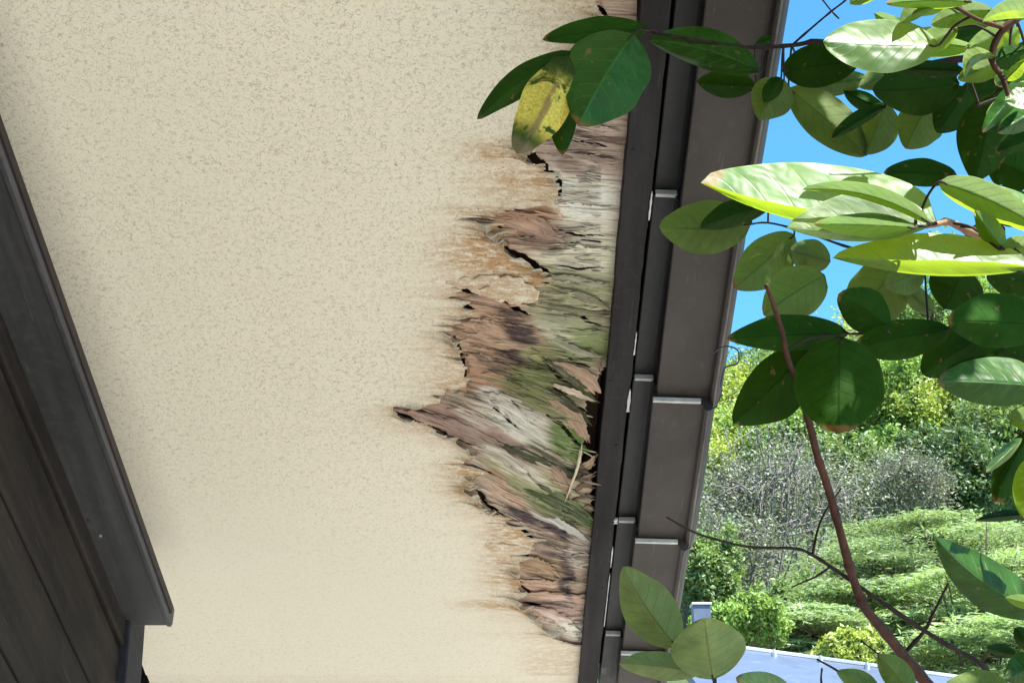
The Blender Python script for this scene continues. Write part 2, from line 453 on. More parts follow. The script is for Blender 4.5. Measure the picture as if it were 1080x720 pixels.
def build_ground():
    xs = np.concatenate([np.linspace(-400, -42, 20), np.linspace(-40, 60, 100), np.linspace(65, 400, 20)])
    ys = np.concatenate([np.linspace(-300, -12, 16), np.linspace(-10, 90, 110), np.linspace(95, 500, 20)])
    X, Y = np.meshgrid(xs, ys)
    V = np.stack([X, Y, ground_h(X, Y)], -1)
    n, m = X.shape
    idx = np.arange(n * m).reshape(n, m)
    F = np.stack([idx[:-1, :-1], idx[:-1, 1:], idx[1:, 1:], idx[1:, :-1]], -1).reshape(-1, 4)
    cy = V.reshape(-1, 3)[F].mean(1)[:, 1]
    for nm, sel, mt in (('ground', cy <= 13.5, M['yard']), ('hillside', cy > 13.5, M['hill'])):
        f = F[sel]; u, inv = np.unique(f, return_inverse=True)
        o = mesh_obj(nm, V.reshape(-1, 3)[u], inv.reshape(-1, 4), mt)
        o['kind'] = 'structure'
build_ground()

# ------------------------------------------------------------------ the house
house = empty('house', (-0.6, 2.6, 0.0))
thing(house, 'house with rotten cream soffit, dark wood wall and brown tiled roof edge', 'house')
def hp(name, V, F, mat, bev=0.0, smooth=False, parent=None):
    o = mesh_obj(name, V, F, mat, None, smooth, st_attr(V))
    if parent is None: adopt(o, house)
    else: o.parent = parent
    if bev: bevel(o, bev)
    return o

T_TOP, T_END = -1.6, 2.86
# roof deck above the soffit
V, F = boxH(-4.6, 0.20, T_TOP, T_END - 0.02, 1.475, 1.50)
roof = hp('roof', V, F, M['decking'])
V, F = boxH(-4.6, 0.29, T_TOP, T_END - 0.01, 1.503, 1.545)
roof_tiles = hp('roof_covering', V, F, M['tile'])

# --- verge tiles: each one a tilted slab with head edge, beaded rim and an inner lip
TILE_T = [1.480 + 0.385 * k for k in range(-8, 4)] 
def verge_profile_panel():
    # (X, N) closed loop, counter-clockwise, tile panel with rounded bead on the outer rim
    pts = [(0.2275, 1.390), (0.296, 1.3895)]
    pts += [(0.300, 1.3885), (0.3025, 1.3845)]
    for a in range(200, 400, 25):
        pts.append((0.3085 + 0.0062 * math.cos(math.radians(a)), 1.3835 + 0.0055 * math.sin(math.radians(a))))
    pts += [(0.318, 1.392), (0.324, 1.410), (0.326, 1.50), (0.300, 1.505), (0.2275, 1.403)]
    return pts
def verge_profile_lip():
    return [(0.1985, 1.430), (0.2245, 1.430), (0.2285, 1.4265), (0.2315, 1.4195), (0.2335, 1.4195), (0.2335, 1.462), (0.1985, 1.462)]

def extrude_profile(pr, t0, t1, dn0, dn1, dx0=0.0, dx1=0.0, skew=0.045, nseg=1, nz=0.0, seed=0):
    V = []; n = len(pr)
    for k in range(nseg + 1):
        u = k / nseg
        for (x, N) in pr:
            xx = x + (dx0 * (1 - u) + dx1 * u) * (x / 0.3)
            wob = nz * (vn(u * 7 + x * 20, seed * 3.1, 5) - 0.5)
            V.append(H(xx + wob, t0 + (t1 - t0) * u + skew * (x - 0.21), N + dn0 * (1 - u) + dn1 * u))
    F = []
    for k in range(nseg):
        for i in range(n):
            j = (i + 1) % n
            F.append((k * n + i, (k + 1) * n + i, (k + 1) * n + j, k * n + j))
    caps = [tuple(range(n - 1, -1, -1)), tuple(nseg * n + i for i in range(n))]
    return V, F, caps

def verge_tile(k, t0, t1):
    r = random.Random(k)
    dn0, dn1 = -0.006 + r.uniform(-.001, .001), 0.004 + r.uniform(-.001, .001)
    dx0, dx1 = -0.003 + r.uniform(-.0012, .0012), 0.004 + r.uniform(-.0012, .0012)
    V, F, caps = extrude_profile(verge_profile_panel(), t0 + 0.0015, t1 + 0.012, dn0, dn1, dx0, dx1, seed=k)
    o = hp('verge_tile', V, F + caps, M['tile'])
    o.data.materials.append(M['head'])
    o.data.polygons[len(F)].material_index = 0
    bevel(o, 0.0012)
    # worn head edge, whitened for the light it catches, across the tile's upper end
    h0 = 1.390 + dn0
    bl = []
    for (tt, dn, dx) in ((t0 + .004, dn0, dx0), (t1 + .010, dn1, dx1)):
        xx = 0.3085 + dx * 1.03; bl.append(H(xx, tt + .0045, 1.3795 + dn))
    Vb, Fb = tube(bl, [.0021, .0021], 8); hp('rim_bead', Vb, Fb, M['rim'], parent=o, smooth=True)  # bead in a lighter tone stands in for the rim's highlight
    Vh, Fh = boxH(0.2275, 0.296, 0, 0.0055, h0 - 0.0012, h0 + 0.006)
    Vh = []
    for N in (h0 - 0.0014, h0 + 0.006):
        for (x, tt) in ((0.2278, -0.0022), (0.2985, -0.0022), (0.2985, 0.0032), (0.2278, 0.0022)):
            Vh.append(H(x + dx0 * x / 0.3, t0 + tt + 0.045 * (x - 0.21), N))
    e = hp('head_edge', Vh, Fh, M['head'], 0.0008, parent=o)
    V, F, caps = extrude_profile(verge_profile_lip(), t0 + 0.0, t1 + 0.02, -0.007, 0.002, 0.0, 0.002, seed=k + 50)
    l = hp('tile_lip', V, F + caps, M['lip'], 0.001, parent=o)
    Vh = []
    for N in (1.4215, 1.430):
        for (x, tt) in ((0.2005, -0.0026), (0.2280, -0.0026), (0.2280, 0.0036), (0.2005, 0.0030)):
            Vh.append(H(x, t0 + tt + 0.045 * (x - 0.21), N))
    e = hp('head_edge', Vh, Fh, M['head'], 0.0008, parent=o)
    return o
for k, t0 in enumerate(TILE_T):
    t1 = min(t0 + 0.385, T_END - 0.015)
    if t1 - t0 > 0.03: verge_tile(k, t0, t1)

# --- barge board along the soffit
def barge_board():
    n = 220; V = []; ts = np.linspace(T_TOP, T_END - 0.01, n)
    w0 = 0.0012 * (vn(ts * 30, 0, 4) - 0.5) + 0.002 * (vn(ts * 6, 0, 5) - .5)
    w1 = 0.0016 * (vn(ts * 34, 0, 6) - 0.5) + 0.002 * (vn(ts * 5, 0, 7) - .5)
    for i in range(n):
        for (x, N) in ((0.1555 + w0[i], 1.470), (0.1555 + w0[i], 1.400), (0.1570 + w0[i], 1.3985), (0.1895 + w1[i], 1.3985), (0.1915 + w1[i], 1.4005), (0.1915 + w1[i], 1.470)):
            V.append(H(x, ts[i], N))
    F = []
    for i in range(n - 1):
        for j in range(6):
            k = (j + 1) % 6
            F.append((i * 6 + j, (i + 1) * 6 + j, (i + 1) * 6 + k, i * 6 + k))
    F += [tuple(range(5, -1, -1)), tuple((n - 1) * 6 + j for j in range(6))]
    return hp('barge_board', V, F, M['board'])
barge = barge_board()
# dark recess board between the barge board and the tile lips
V, F = boxH(0.1925, 0.232, T_TOP, T_END - 0.03, 1.4665, 1.474); hp('recess_board', V, F, M['post'])
# nail heads and paint chips on the barge board
for (px, py) in ((668, 159), (636, 620), (644, 402), (650, 470), (668, 60)):
    X, t = px_to_roof(px, py, 1.3985)
    n = 8; Vn = [H(X + 0.0022 * math.cos(2 * math.pi * i / n), t + 0.0032 * math.sin(2 * math.pi * i / n), 1.3975) for i in range(n)]
    Vn += [H(X + 0.0022 * math.cos(2 * math.pi * i / n), t + 0.0032 * math.sin(2 * math.pi * i / n), 1.3995) for i in range(n)]
    Fn = [tuple(range(n))] + [(i, i + n, (i + 1) % n + n, (i + 1) % n) for i in range(n)]
    hp('nail_head', Vn, Fn, M['post'], parent=barge)
# pale bare slivers where the board's edge has chipped
for (y0, y1, w) in ((204, 232, 2.2), (352, 374, 1.6), (412, 434, 3.0), (548, 552, 5), (578, 598, 1.6), (606, 660, 1.2)):
    pts = []
    for y in np.linspace(y0, y1, 7):
        xr = 540 + (0.1915) and 0
        X = 0.1905; 
        # find t for this pixel row
        x_guess, t = px_to_roof(657, y, 1.3985)
        pts.append((t, w * 0.0012 * (0.4 + 0.9 * random.random())))
    Vs = []
    for (t, w_) in pts:
        Vs += [H(0.1925 - w_ * 0.6, t, 1.3979), H(0.1925 + w_ * 0.5, t, 1.3979), H(0.1925 + w_ * 0.5, t, 1.4025), H(0.1925 - w_ * 0.6, t, 1.4025)]
    Fs = []
    for i in range(len(pts) - 1):
        for j in range(4):
            k = (j + 1) % 4; Fs.append((i * 4 + j, (i + 1) * 4 + j, (i + 1) * 4 + k, i * 4 + k))
    Fs += [(3, 2, 1, 0), tuple((len(pts) - 1) * 4 + j for j in range(4))]
    hp('paint_chip', Vs, Fs, M['head'], parent=barge)

# --- soffit: painted face veneer with a torn edge
EDGE = [(-60, 640), (-40, 632), (-14, 640), (0, 627), (13, 635), (25, 618), (60, 598), (100, 588), (130, 574), (150, 562), (160, 552), (163.5, 546),
        (165.5, 561), (173, 568), (182, 575), (193, 590), (197, 590), (205, 588), (214, 588), (216, 566), (219, 545), (222, 527),
        (228, 510), (231, 513), (241, 524), (246, 532), (252, 530), (261, 533), (265, 537), (273, 554), (286, 578), (292, 584),
        (296, 570), (301, 566), (302.5, 474), (310, 482), (323, 489), (329, 499), (333, 496), (340, 480), (346, 478), (356, 478), (364, 485), (371, 484),
        (386, 489), (407, 493), (409, 470), (416, 466), (424, 464), (427.5, 418), (432, 415), (436, 416), (441, 438), (451, 459), (461, 480), (472, 498), (478, 501),
        (482, 489), (487, 487), (493, 504), (498, 517), (501, 486), (507, 500), (516, 502), (530, 513), (541, 527), (553, 536), (555, 545),
        (564, 557), (571, 564), (577, 556), (581, 560), (583, 547), (595, 550), (608, 547), (618, 548), (627, 560), (630, 548), (638, 553),
        (651, 566), (663, 584), (672, 596), (677, 602), (679, 621), (720, 618), (800, 618)]
EY = np.array([e[0] for e in EDGE], float); EX = np.array([e[1] for e in EDGE], float)

_rs = np.random.default_rng(404)
SPIKES = [(_rs.uniform(125, 672), _rs.uniform(.8, 2.6), _rs.uniform(6, 30), -1 if _rs.random() < .62 else .55, _rs.uniform(-.5, .5)) for _ in range(105)]
def edge_x(y):
    e = np.interp(y, EY, EX)
    for (yi, hi, li, sg, sk) in SPIKES:                  # fibres tear out in long thin points
        r = (y - yi) / hi; r = np.where(r < sk, (r - sk) / (1 + sk) , (r - sk) / (1 - sk))
        e = e + sg * li * np.clip(1 - np.abs(r), 0, 1) ** 1.3
    j = (fbm(y * 0.16, 0 * y, 21, 3) - 0.5) * 5 + (vn(y * 0.9, 0 * y, 22) - 0.5) * 2.2
    return np.minimum(e + np.where(y > 677, 0, j), 660)

def stain_val(px, py, d):
    """orange water stain near the torn edge"""
    z = np.zeros_like(px)
    for (cx, cy, rx, ry, s) in ((550, 195, 60, 30, .8), (520, 270, 62, 34, 1.25), (545, 300, 60, 26, 1.3), (500, 330, 50, 20, .5), (525, 160, 46, 16, .8),
                                (470, 395, 36, 60, .45), (470, 440, 70, 14, .5), (505, 505, 40, 34, .9), (535, 560, 32, 30, .7), (530, 600, 30, 50, .6),
                                (525, 636, 46, 7, .9), (580, 700, 40, 30, .45), (500, 221, 40, 6, 1.0), (600, 20, 60, 30, .35), (440, 434, 50, 14, .35), (465, 425, 24, 10, .5)):
        q = ((px - cx) / rx) ** 2 + ((py - cy) / ry) ** 2
        z = np.maximum(z, s * np.exp(-q * 1.3))
    reach = 5 + 34 * vn(py * .16, 0 * py, 61) ** 2
    return np.clip(z + 0.62 * np.exp(-np.maximum(d, 0) / reach), 0, 1.3)

def build_face_veneer():
    ys = np.arange(-62, 712.5, 0.5)
    nc = 72
    u = 1 - (1 - np.linspace(0, 1, nc)) ** 2.2            # clustered towards the torn edge
    ex = edge_x(ys)
    _, tl = px_to_roof(np.full_like(ys, 300.), ys, N0)
    Xe, te = px_to_roof(ex, ys, N0)
    XL = -0.66
    X = XL + (Xe[:, None] - XL) * u[None]
    t = te[:, None] + 0 * X
    # pixel coordinates of each vertex (for stains)
    P = H(X, t, N0) - CAM
    w = P @ CF; PX = 540 + FPX * (P @ CR) / w; PY = 360 - FPX * (P @ CU) / w
    d = ex[:, None] - PX
    ker = np.ones(41) / 41; exs = np.convolve(np.pad(ex, 20, mode='edge'), ker, 'valid')
    ds = np.maximum(exs[:, None] - PX, 0)
    lift = (fbm(ys * 0.045, 0 * ys, 31, 3))[:, None]
    amp = 0.002 + 0.016 * sstep(0.42, 0.75, lift)
    amp = amp * sstep(690, 660, PY) * np.exp(-((ex - exs) / 7.0) ** 2)[:, None]
    curl = amp * np.exp(-np.maximum(d, 0) / 9.0) + 0.003 * np.exp(-ds / 45.0) * sstep(690, 660, PY)
    wave = 0.0022 * (fbm(X * 3.1, t * 2.3, 41, 2) - 0.5)
    N = N0 - curl + wave
    V = H(X, t, N)
    n, m = X.shape
    # edge wall: thickness of the veneer seen along the tear
    Vt = H(Xe - 0.0006, te, N[:, -1] + 0.0030)
    Vall = np.concatenate([V.reshape(-1, 3), Vt, V[:, -1]])
    idx = np.arange(n * m).reshape(n, m)
    F = np.stack([idx[:-1, :-1], idx[1:, :-1], idx[1:, 1:], idx[:-1, 1:]], -1).reshape(-1, 4)
    a = n * m + n + np.arange(n); b = n * m + np.arange(n)
    Fe = np.stack([a[:-1], a[1:], b[1:], b[:-1]], -1)
    Fall = np.concatenate([F, Fe])
    st = np.concatenate([np.stack([X, t, 0 * X], -1).reshape(-1, 3), np.stack([Xe, te, 0 * Xe + .003], -1), np.stack([Xe, te, 0 * Xe], -1)])
    stain = np.concatenate([stain_val(PX, PY, d).ravel(), np.full(2 * n, 0.35)])
    sp_ = np.clip(0.62 + 0.5 * fbm(X * 2.2, t * 2.2, 55, 3) - 0.55 * sstep(420, 640, PY), 0.12, 1.1)
    speck = np.concatenate([sp_.ravel(), np.zeros(2 * n)])
    o = mesh_obj('soffit', Vall, Fall, M['soffit'], None, True,
                 {'st': ('FLOAT_VECTOR', st), 'stain': ('FLOAT', stain), 'speck': ('FLOAT', speck)})
    adopt(o, house)
    o['label'] = 'cream painted plywood soffit with a torn, water stained edge'
    return o
soffit = build_face_veneer()
def sub(o):
    o.parent = soffit; return o

# upslope continuation of the soffit (behind the camera's view) and the strip past the panel joint
for (t0, t1, nn) in ((T_TOP, None, N0), (None, T_END, N0 + 0.004)):
    if t1 is None:
        _, t1 = px_to_roof(540., -62., N0); x1 = 0.156
        V, F = boxH(-0.66, x1, t0, float(t1), nn, nn + 0.012)
    else:
        _, tj = px_to_roof(540., 712., N0); tj = float(tj) + 0.003
        V, F = boxH(-0.66, 0.156, tj, t1, nn, nn + 0.010)
    sb = mesh_obj('soffit_strip', V, F, M['soffit'], None, False,
                  {**st_attr(V), 'stain': ('FLOAT', np.full(8, 0.1)), 'speck': ('FLOAT', np.full(8, 0.4))})
    sub(sb)

# --- exposed inner veneer: weathered, stained and mouldy wood
BLOBS = [  # cx, cy, rx, ry, slope, colour (photograph sRGB), strength
    (620, 150, 60, 46, .1, (168, 146, 132), 1.0), (612, 118, 60, 20, .1, (172, 150, 132), .8), (640, 8, 30, 30, .1, (160, 135, 118), 1),
    (634, 146, 26, 4, .15, (92, 70, 66), .9), (628, 168, 26, 4, .15, (112, 90, 84), .7), (600, 176, 18, 10, .3, (118, 92, 82), .6),
    (616, 205, 42, 30, .1, (222, 214, 200), 1.0), (620, 266, 46, 30, .08, (206, 201, 178), 1.0), (616, 302, 44, 20, .1, (156, 158, 118), 1.0),
    (552, 238, 50, 22, .18, (170, 136, 112), 1.0), (545, 224, 44, 10, .1, (152, 112, 86), .9), (570, 258, 26, 10, .3, (92, 70, 62), .8),
    (585, 246, 22, 12, .3, (126, 96, 84), .7), (560, 282, 14, 8, .4, (90, 66, 56), .7),
    (515, 352, 52, 40, .1, (172, 138, 112), 1.1), (500, 400, 40, 18, .1, (158, 118, 90), .9), (536, 318, 18, 8, .2, (176, 128, 102), .9),
    (548, 352, 22, 13, .3, (66, 48, 50), 1.1), (544, 374, 22, 10, .1, (70, 52, 52), 1.0), (535, 332, 20, 7, .2, (72, 52, 50), .9), (528, 386, 18, 5, .1, (84, 62, 54), .7),
    (598, 338, 44, 16, .2, (140, 142, 108), 1.0), (612, 362, 36, 18, .2, (112, 126, 70), 1.0), (582, 348, 30, 10, .5, (176, 172, 148), .7),
    (566, 392, 32, 28, .2, (96, 106, 48), 1.1), (556, 412, 40, 16, .2, (116, 118, 74), 1.0), (600, 400, 34, 14, .5, (72, 76, 44), 1.0), (560, 372, 16, 8, .2, (132, 132, 84), .8),
    (524, 420, 26, 11, .35, (206, 198, 182), 1.1), (548, 444, 30, 16, .4, (204, 200, 186), 1.2), (566, 452, 14, 11, .3, (190, 186, 172), 1.0),
    (602, 460, 26, 26, .3, (86, 108, 48), 1.2), (600, 492, 26, 12, .5, (56, 54, 38), 1.0), (580, 478, 28, 10, .5, (74, 76, 50), .9),
    (470, 444, 52, 14, .32, (150, 120, 106), 1.1), (505, 462, 40, 14, .4, (128, 104, 96), 1.0), (440, 432, 26, 7, .2, (160, 124, 104), 1.0), (500, 440, 24, 6, .35, (182, 166, 152), .8),
    (530, 478, 30, 12, .5, (112, 104, 80), .9), (540, 488, 36, 10, .45, (196, 186, 168), .9), (560, 508, 44, 14, .4, (148, 148, 108), 1.1), (600, 536, 34, 14, .42, (72, 88, 44), 1.2),
    (575, 524, 40, 10, .4, (110, 122, 74), 1.0), (530, 520, 28, 12, .4, (186, 154, 130), 1.0), (520, 500, 18, 8, .4, (150, 110, 84), .8),
    (556, 544, 24, 9, .35, (68, 54, 58), 1.1), (586, 556, 26, 12, .45, (74, 60, 64), 1.0), (582, 548, 30, 5, .4, (196, 190, 184), .8), (598, 600, 9, 34, 0, (76, 62, 64), 1.1), (612, 580, 18, 24, 0, (182, 166, 152), .9),
    (572, 574, 18, 14, .3, (150, 126, 112), .8), (570, 598, 26, 14, .1, (150, 120, 92), 1.0), (578, 584, 16, 4, .2, (92, 72, 70), .8), (570, 622, 30, 12, .1, (180, 144, 118), 1.0),
    (590, 640, 36, 16, .15, (190, 156, 142), 1.0), (602, 662, 30, 18, .3, (222, 204, 190), 1.0), (576, 638, 30, 4, .1, (110, 80, 72), .7), (600, 648, 20, 4, .2, (130, 96, 92), .6)]

def greyed(c, k=0.12):
    l = (c * np.array([.3, .5, .2])).sum(-1, keepdims=True)
    return c * (1 - k) + l * k * np.array([1.04, 1.0, .94])

def grain(px, py):
    """distance across the grain in px: the fibres dip to the right where the plies have sagged"""
    S = np.interp(py, [0, 300, 360, 430, 480, 550, 600, 640, 700], [.06, .08, .16, .36, .44, .42, .15, .10, .12])
    return py - S * (px - 600)

def wood_colour(px, py, seed=0):
    g = grain(px, py)
    wx = (fbm(px * 0.02, g * 0.05, 71 + seed, 3) - 0.5) * 22
    wy = (fbm(px * 0.035, g * 0.16, 73 + seed, 3) - 0.5) * 12
    x = px + wx; y = py + wy
    acc = np.zeros(px.shape + (3,)) + lin((160, 140, 120)) * 0.04; ws = np.full(px.shape, 0.04)
    for (cx, cy, rx, ry, sl, c, s) in BLOBS:
        if s > .95 and rx > 29:
            q = ((x - cx) / rx) ** 2 + (((y - cy) - sl * (x - cx)) / ry) ** 2
            w = np.exp(-q * 2.2); acc += w[..., None] * lin(c); ws += w
    col = acc / ws[..., None]
    fib = 0.55 * vn(px * 0.035, g * 0.55, 76 + seed) + 0.3 * vn(px * 0.08, g * 1.2, 77 + seed) + .15 * vn(px * .25, g * .5, 78 + seed)
    for (cx, cy, rx, ry, sl, c, s) in BLOBS:
        if s > .95 and rx > 29: continue
        q = ((x - cx) / rx) ** 2 + (((y - cy) - sl * (x - cx)) / ry) ** 2
        w = sstep(0.30, 0.72, np.exp(-q * .9) * (0.40 + 1.20 * fib)) * min(1, s)
        col = col * (1 - w[..., None]) + lin(c) * w[..., None]
    m = 0.78 + 0.62 * fib
    col = col * m[..., None]
    # pale lifted fibres and dirty ones
    f2 = vn(px * 0.02 + 9, g * 0.8, 83 + seed)
    col = col + (sstep(.78, .95, f2) * .16)[..., None] * (lin((214, 204, 186)) - col)
    f3 = vn(px * 0.022 + 4, g * 0.62, 84 + seed)
    col = col * (1 - .55 * sstep(.74, .92, f3))[..., None]
    return np.minimum(greyed(col) * 1.14, .8)

CRACKS = [  # polyline px and half width px: places where the wood has split right through
    ([(545, 164), (561, 166), (577, 183), (592, 195)], 4.2), ([(592, 196), (589, 212)], 1.3), ([(533, 263), (556, 276), (580, 290)], 3.4),
    ([(524, 241), (531, 243)], 1.6), ([(590, 243), (612, 250), (636, 250)], 1.1), ([(594, 258), (614, 256), (634, 258)], 0.7),
    ([(476, 304), (505, 310), (528, 313), (546, 327), (560, 333)], 3.4), ([(485, 322), (500, 329)], 1.6),
    ([(479, 357), (487, 375), (492, 404)], 1.3), ([(416, 437), (440, 443), (470, 457), (498, 472)], 1.7),
    ([(500, 470), (530, 480), (548, 494)], 1.5), ([(505, 494), (530, 506), (540, 515)], 1.6), ([(502, 517), (514, 532), (530, 545)], 2.3),
    ([(556, 520), (585, 528), (612, 546)], 0.9), ([(545, 556), (562, 570)], 1.6), ([(548, 583), (557, 588)], 1.0), ([(550, 620), (561, 628)], 1.2), ([(552, 638), (572, 637)], 1.1),
    ([(556, 494), (575, 510), (596, 528)], 1.6), ([(598, 148), (612, 152), (640, 156)], 1.0), ([(575, 300), (600, 312), (634, 318)], 1.0), ([(600, 322), (622, 340), (634, 344)], 1.3),
    ([(576, 432), (590, 440), (612, 466)], 1.3), ([(577, 383), (590, 398), (622, 412)], 1.2), ([(584, 406), (604, 424), (620, 432)], 1.4), ([(520, 430), (552, 452)], 0.7),
    ([(602, 330), (634, 332)], .7), ([(590, 283), (612, 286), (636, 284)], .8), ([(600, 378), (622, 388)], .7), ([(632, 10), (640, 18)], 2.0), ([(604, 586), (622, 586)], .8), ([(594, 630), (618, 632)], .6)]

def seg_dist(px, py, pl):
    best = np.full(px.shape, 1e9); uu = np.zeros(px.shape)
    L = [0]
    for a, b in zip(pl[:-1], pl[1:]): L.append(L[-1] + math.hypot(b[0] - a[0], b[1] - a[1]))
    for i, (a, b) in enumerate(zip(pl[:-1], pl[1:])):
        vx, vy = b[0] - a[0], b[1] - a[1]; ll = vx * vx + vy * vy
        s = np.clip(((px - a[0]) * vx + (py - a[1]) * vy) / ll, 0, 1)
        d = np.hypot(px - a[0] - s * vx, py - a[1] - s * vy)
        m = d < best; best = np.where(m, d, best); uu = np.where(m, (L[i] + s * math.sqrt(ll)) / L[-1], uu)
    return best, uu

def build_inner_veneer():
    ys = np.arange(-62, 684, 0.5); xs = np.linspace(400, 672, 190)
    PX, PY = np.meshgrid(xs, ys)
    X, t = px_to_roof(PX, PY, N0)
    h = np.full(PX.shape, 0.0036)
    G = grain(PX, PY)
    h += 0.0018 * (vn(PX * 0.02, G * 0.5, 91) - 0.5) + 0.0012 * (vn(PX * 0.04, G * 1.0, 93) - 0.5) + 0.0022 * (fbm(PX * 0.012, G * 0.13, 92, 3) - 0.5)
    # layers that hang and bulge around the worst of the rot
    for (cx, cy, rx, ry, a) in ((590, 450, 40, 44, .014), (570, 500, 46, 26, .010), (545, 355, 40, 30, .005), (590, 345, 40, 24, .006), (500, 452, 60, 14, .006), (585, 540, 40, 16, .008), (575, 245, 40, 16, .004)):
        h -= a * np.exp(-((PX - cx) / rx) ** 2 - ((PY - cy) / ry) ** 2)
    # stepped edges of single plies
    st = fbm(PX * 0.014 + 3, G * 0.06 + 1, 95, 3)
    h -= 0.0010 * sstep(0.50, 0.52, st) + 0.001 * sstep(0.62, 0.635, st)
    d_edge = PX - edge_x(PY)
    h = np.where(d_edge < 4, np.maximum(h, 0.0045), h)
    V = H(X, t, N0 + h)
    # drop what lies outside and what has split open
    bx = (0.158 - X)
    keep = (d_edge > -44) & (X < 0.1595)
    for pl, w in CRACKS:
        d, u = seg_dist(PX, PY + (vn(PX * 0.13, PY * 0, 97) - .5) * 1.6, pl)
        ww = w * np.sin(np.pi * np.clip(u * 0.9 + 0.06, 0, 1)) ** 0.7 * (0.7 + 0.6 * vn(PX * .3, PY * .3, 98))
        keep &= ~(d < ww)
    xr = np.interp(PY, [385, 395, 410, 440, 470, 486, 500, 520, 550, 560], [640, 634, 620, 619, 616, 613, 626, 624, 625, 640])
    xr = xr + (vn(PY * .4, PY * 0, 99) - .5) * 4
    keep &= ~((PY > 388) & (PY < 556) & (PX > xr))
    n, m = PX.shape; idx = np.arange(n * m).reshape(n, m)
    k4 = keep[:-1, :-1] & keep[1:, :-1] & keep[1:, 1:] & keep[:-1, 1:]
    F = np.stack([idx[:-1, :-1], idx[1:, :-1], idx[1:, 1:], idx[:-1, 1:]], -1)[k4]
    u_, inv = np.unique(F, return_inverse=True)
    C = wood_colour(PX, PY); C = np.concatenate([C, np.ones(C.shape[:2] + (1,))], -1)
    S = np.stack([PX, grain(PX, PY), 0 * X], -1) * .0012
    o = mesh_obj('inner_veneer', V.reshape(-1, 3)[u_], inv.reshape(-1, 4), M['wood'], None, True,
                 {'st': ('FLOAT_VECTOR', S.reshape(-1, 3)[u_]), 'col': ('FLOAT_COLOR', C.reshape(-1, 4)[u_])})
    sub(o); o['label'] = 'weathered inner plywood layer with green algae and white mould'
    return o
build_inner_veneer()
# unpainted plies above, seen only through the splits, and the hollow between them and the deck
V, F = boxH(-0.66, 0.12, T_TOP, T_END - 0.02, 1.440, 1.452); 
o = hp('upper_ply', V, F, M['decking'])

def ribbon(name, line, widths, offs, colour=None, mat=None, thick=0.0007, rag=1.2, seed=0, ns=26, nw=9, cup=0.0, shade=1.0):
    """a torn strip of veneer: centre line in px, half widths in px, hang below the soffit in metres"""
    offs = [o_ * (.62 if mat is None else .8) for o_ in offs]
    P = smooth_path(line, 8); k = len(P)
    ll = np.concatenate([[0], np.cumsum(np.hypot(*np.diff(P, axis=0).T))]); ll /= ll[-1]
    s = np.linspace(0, 1, ns)
    cx = np.interp(s, ll, P[:, 0]); cy = np.interp(s, ll, P[:, 1])
    tx = np.gradient(cx); ty = np.gradient(cy); tl = np.hypot(tx, ty); nx, ny = -ty / tl, tx / tl
    w = np.interp(s, np.linspace(0, 1, len(widths)), widths); of = np.interp(s, np.linspace(0, 1, len(offs)), offs)
    v = np.linspace(-1, 1, nw)
    ja = (vn(s * 23, s * 0 + seed, 101) - .5) * rag * 2; jb = (vn(s * 21, s * 0 + seed, 102) - .5) * rag * 2
    W = w[:, None] * v[None] + np.where(v[None] < 0, ja[:, None] * -v[None], jb[:, None] * v[None]) * np.minimum(1, w[:, None] / 2)
    PX = cx[:, None] + nx[:, None] * W; PY = cy[:, None] + ny[:, None] * W
    if mat is None:
        fr_ = (vn(v * 4.3 + seed, v * 0, 106) - .5)[None] * 16 * (np.clip((s - .7) / .3, 0, 1) ** 1.0)[:, None] + (vn(v * 4.7 + seed, v * 0, 107) - .5)[None] * 12 * (np.clip((.25 - s) / .25, 0, 1))[:, None]
        PX = PX + fr_ * (tx / tl)[:, None]; PY = PY + fr_ * (ty / tl)[:, None]
    N = N0 - of[:, None] - cup * (v[None] ** 2) + 0.0012 * (vn(PX * .12, PY * .5, 103 + seed) - .5)
    X, t = px_to_roof(PX, PY, N0 - of[:, None])
    A = H(X, t, N).reshape(-1, 3); B = H(X, t, N + thick).reshape(-1, 3)
    n, m = PX.shape; idx = np.arange(n * m).reshape(n, m); q = n * m
    F1 = np.stack([idx[:-1, :-1], idx[1:, :-1], idx[1:, 1:], idx[:-1, 1:]], -1).reshape(-1, 4)
    F2 = F1[:, ::-1] + q
    ring = list(idx[:, 0]) + list(idx[-1, 1:]) + list(idx[::-1, -1][1:]) + list(idx[0, ::-1][1:-1])
    ring = np.array(ring); r2 = np.roll(ring, -1)
    F3 = np.stack([ring, ring + q, r2 + q, r2], -1)
    if colour is None: C = wood_colour(PX, PY, seed % 3) * shade
    else:
        g = 0.55 + 0.5 * vn(PX * .05, W * .9 + seed, 104) + .35 * vn(PX * .04, W * .35 + seed * 3, 105)
        C = greyed(lin(colour) * np.ones(PX.shape + (1,)) * g[..., None], .25)
    C = np.concatenate([C, np.ones(C.shape[:2] + (1,))], -1).reshape(-1, 4)
    S = np.stack([X, t, 0 * X], -1).reshape(-1, 3)
    S2 = np.stack([np.broadcast_to((s * len(s) * 2.5)[:, None], PX.shape) + seed * 31, W + seed * 17, 0 * X], -1).reshape(-1, 3) * .0012
    at_ = {'st': ('FLOAT_VECTOR', np.concatenate([S2, S2])), 'col': ('FLOAT_COLOR', np.concatenate([C, C * .9]))}
    if mat is M['soffit']:
        at_ = {'st': ('FLOAT_VECTOR', np.concatenate([S, S])), 'stain': ('FLOAT', np.full(2 * q, 0.75)), 'speck': ('FLOAT', np.full(2 * q, 0.7))}
    o = mesh_obj(name, np.concatenate([A, B]), np.concatenate([F1, F2, F3]), mat or M['wood'], None, True, at_)
    return sub(o)

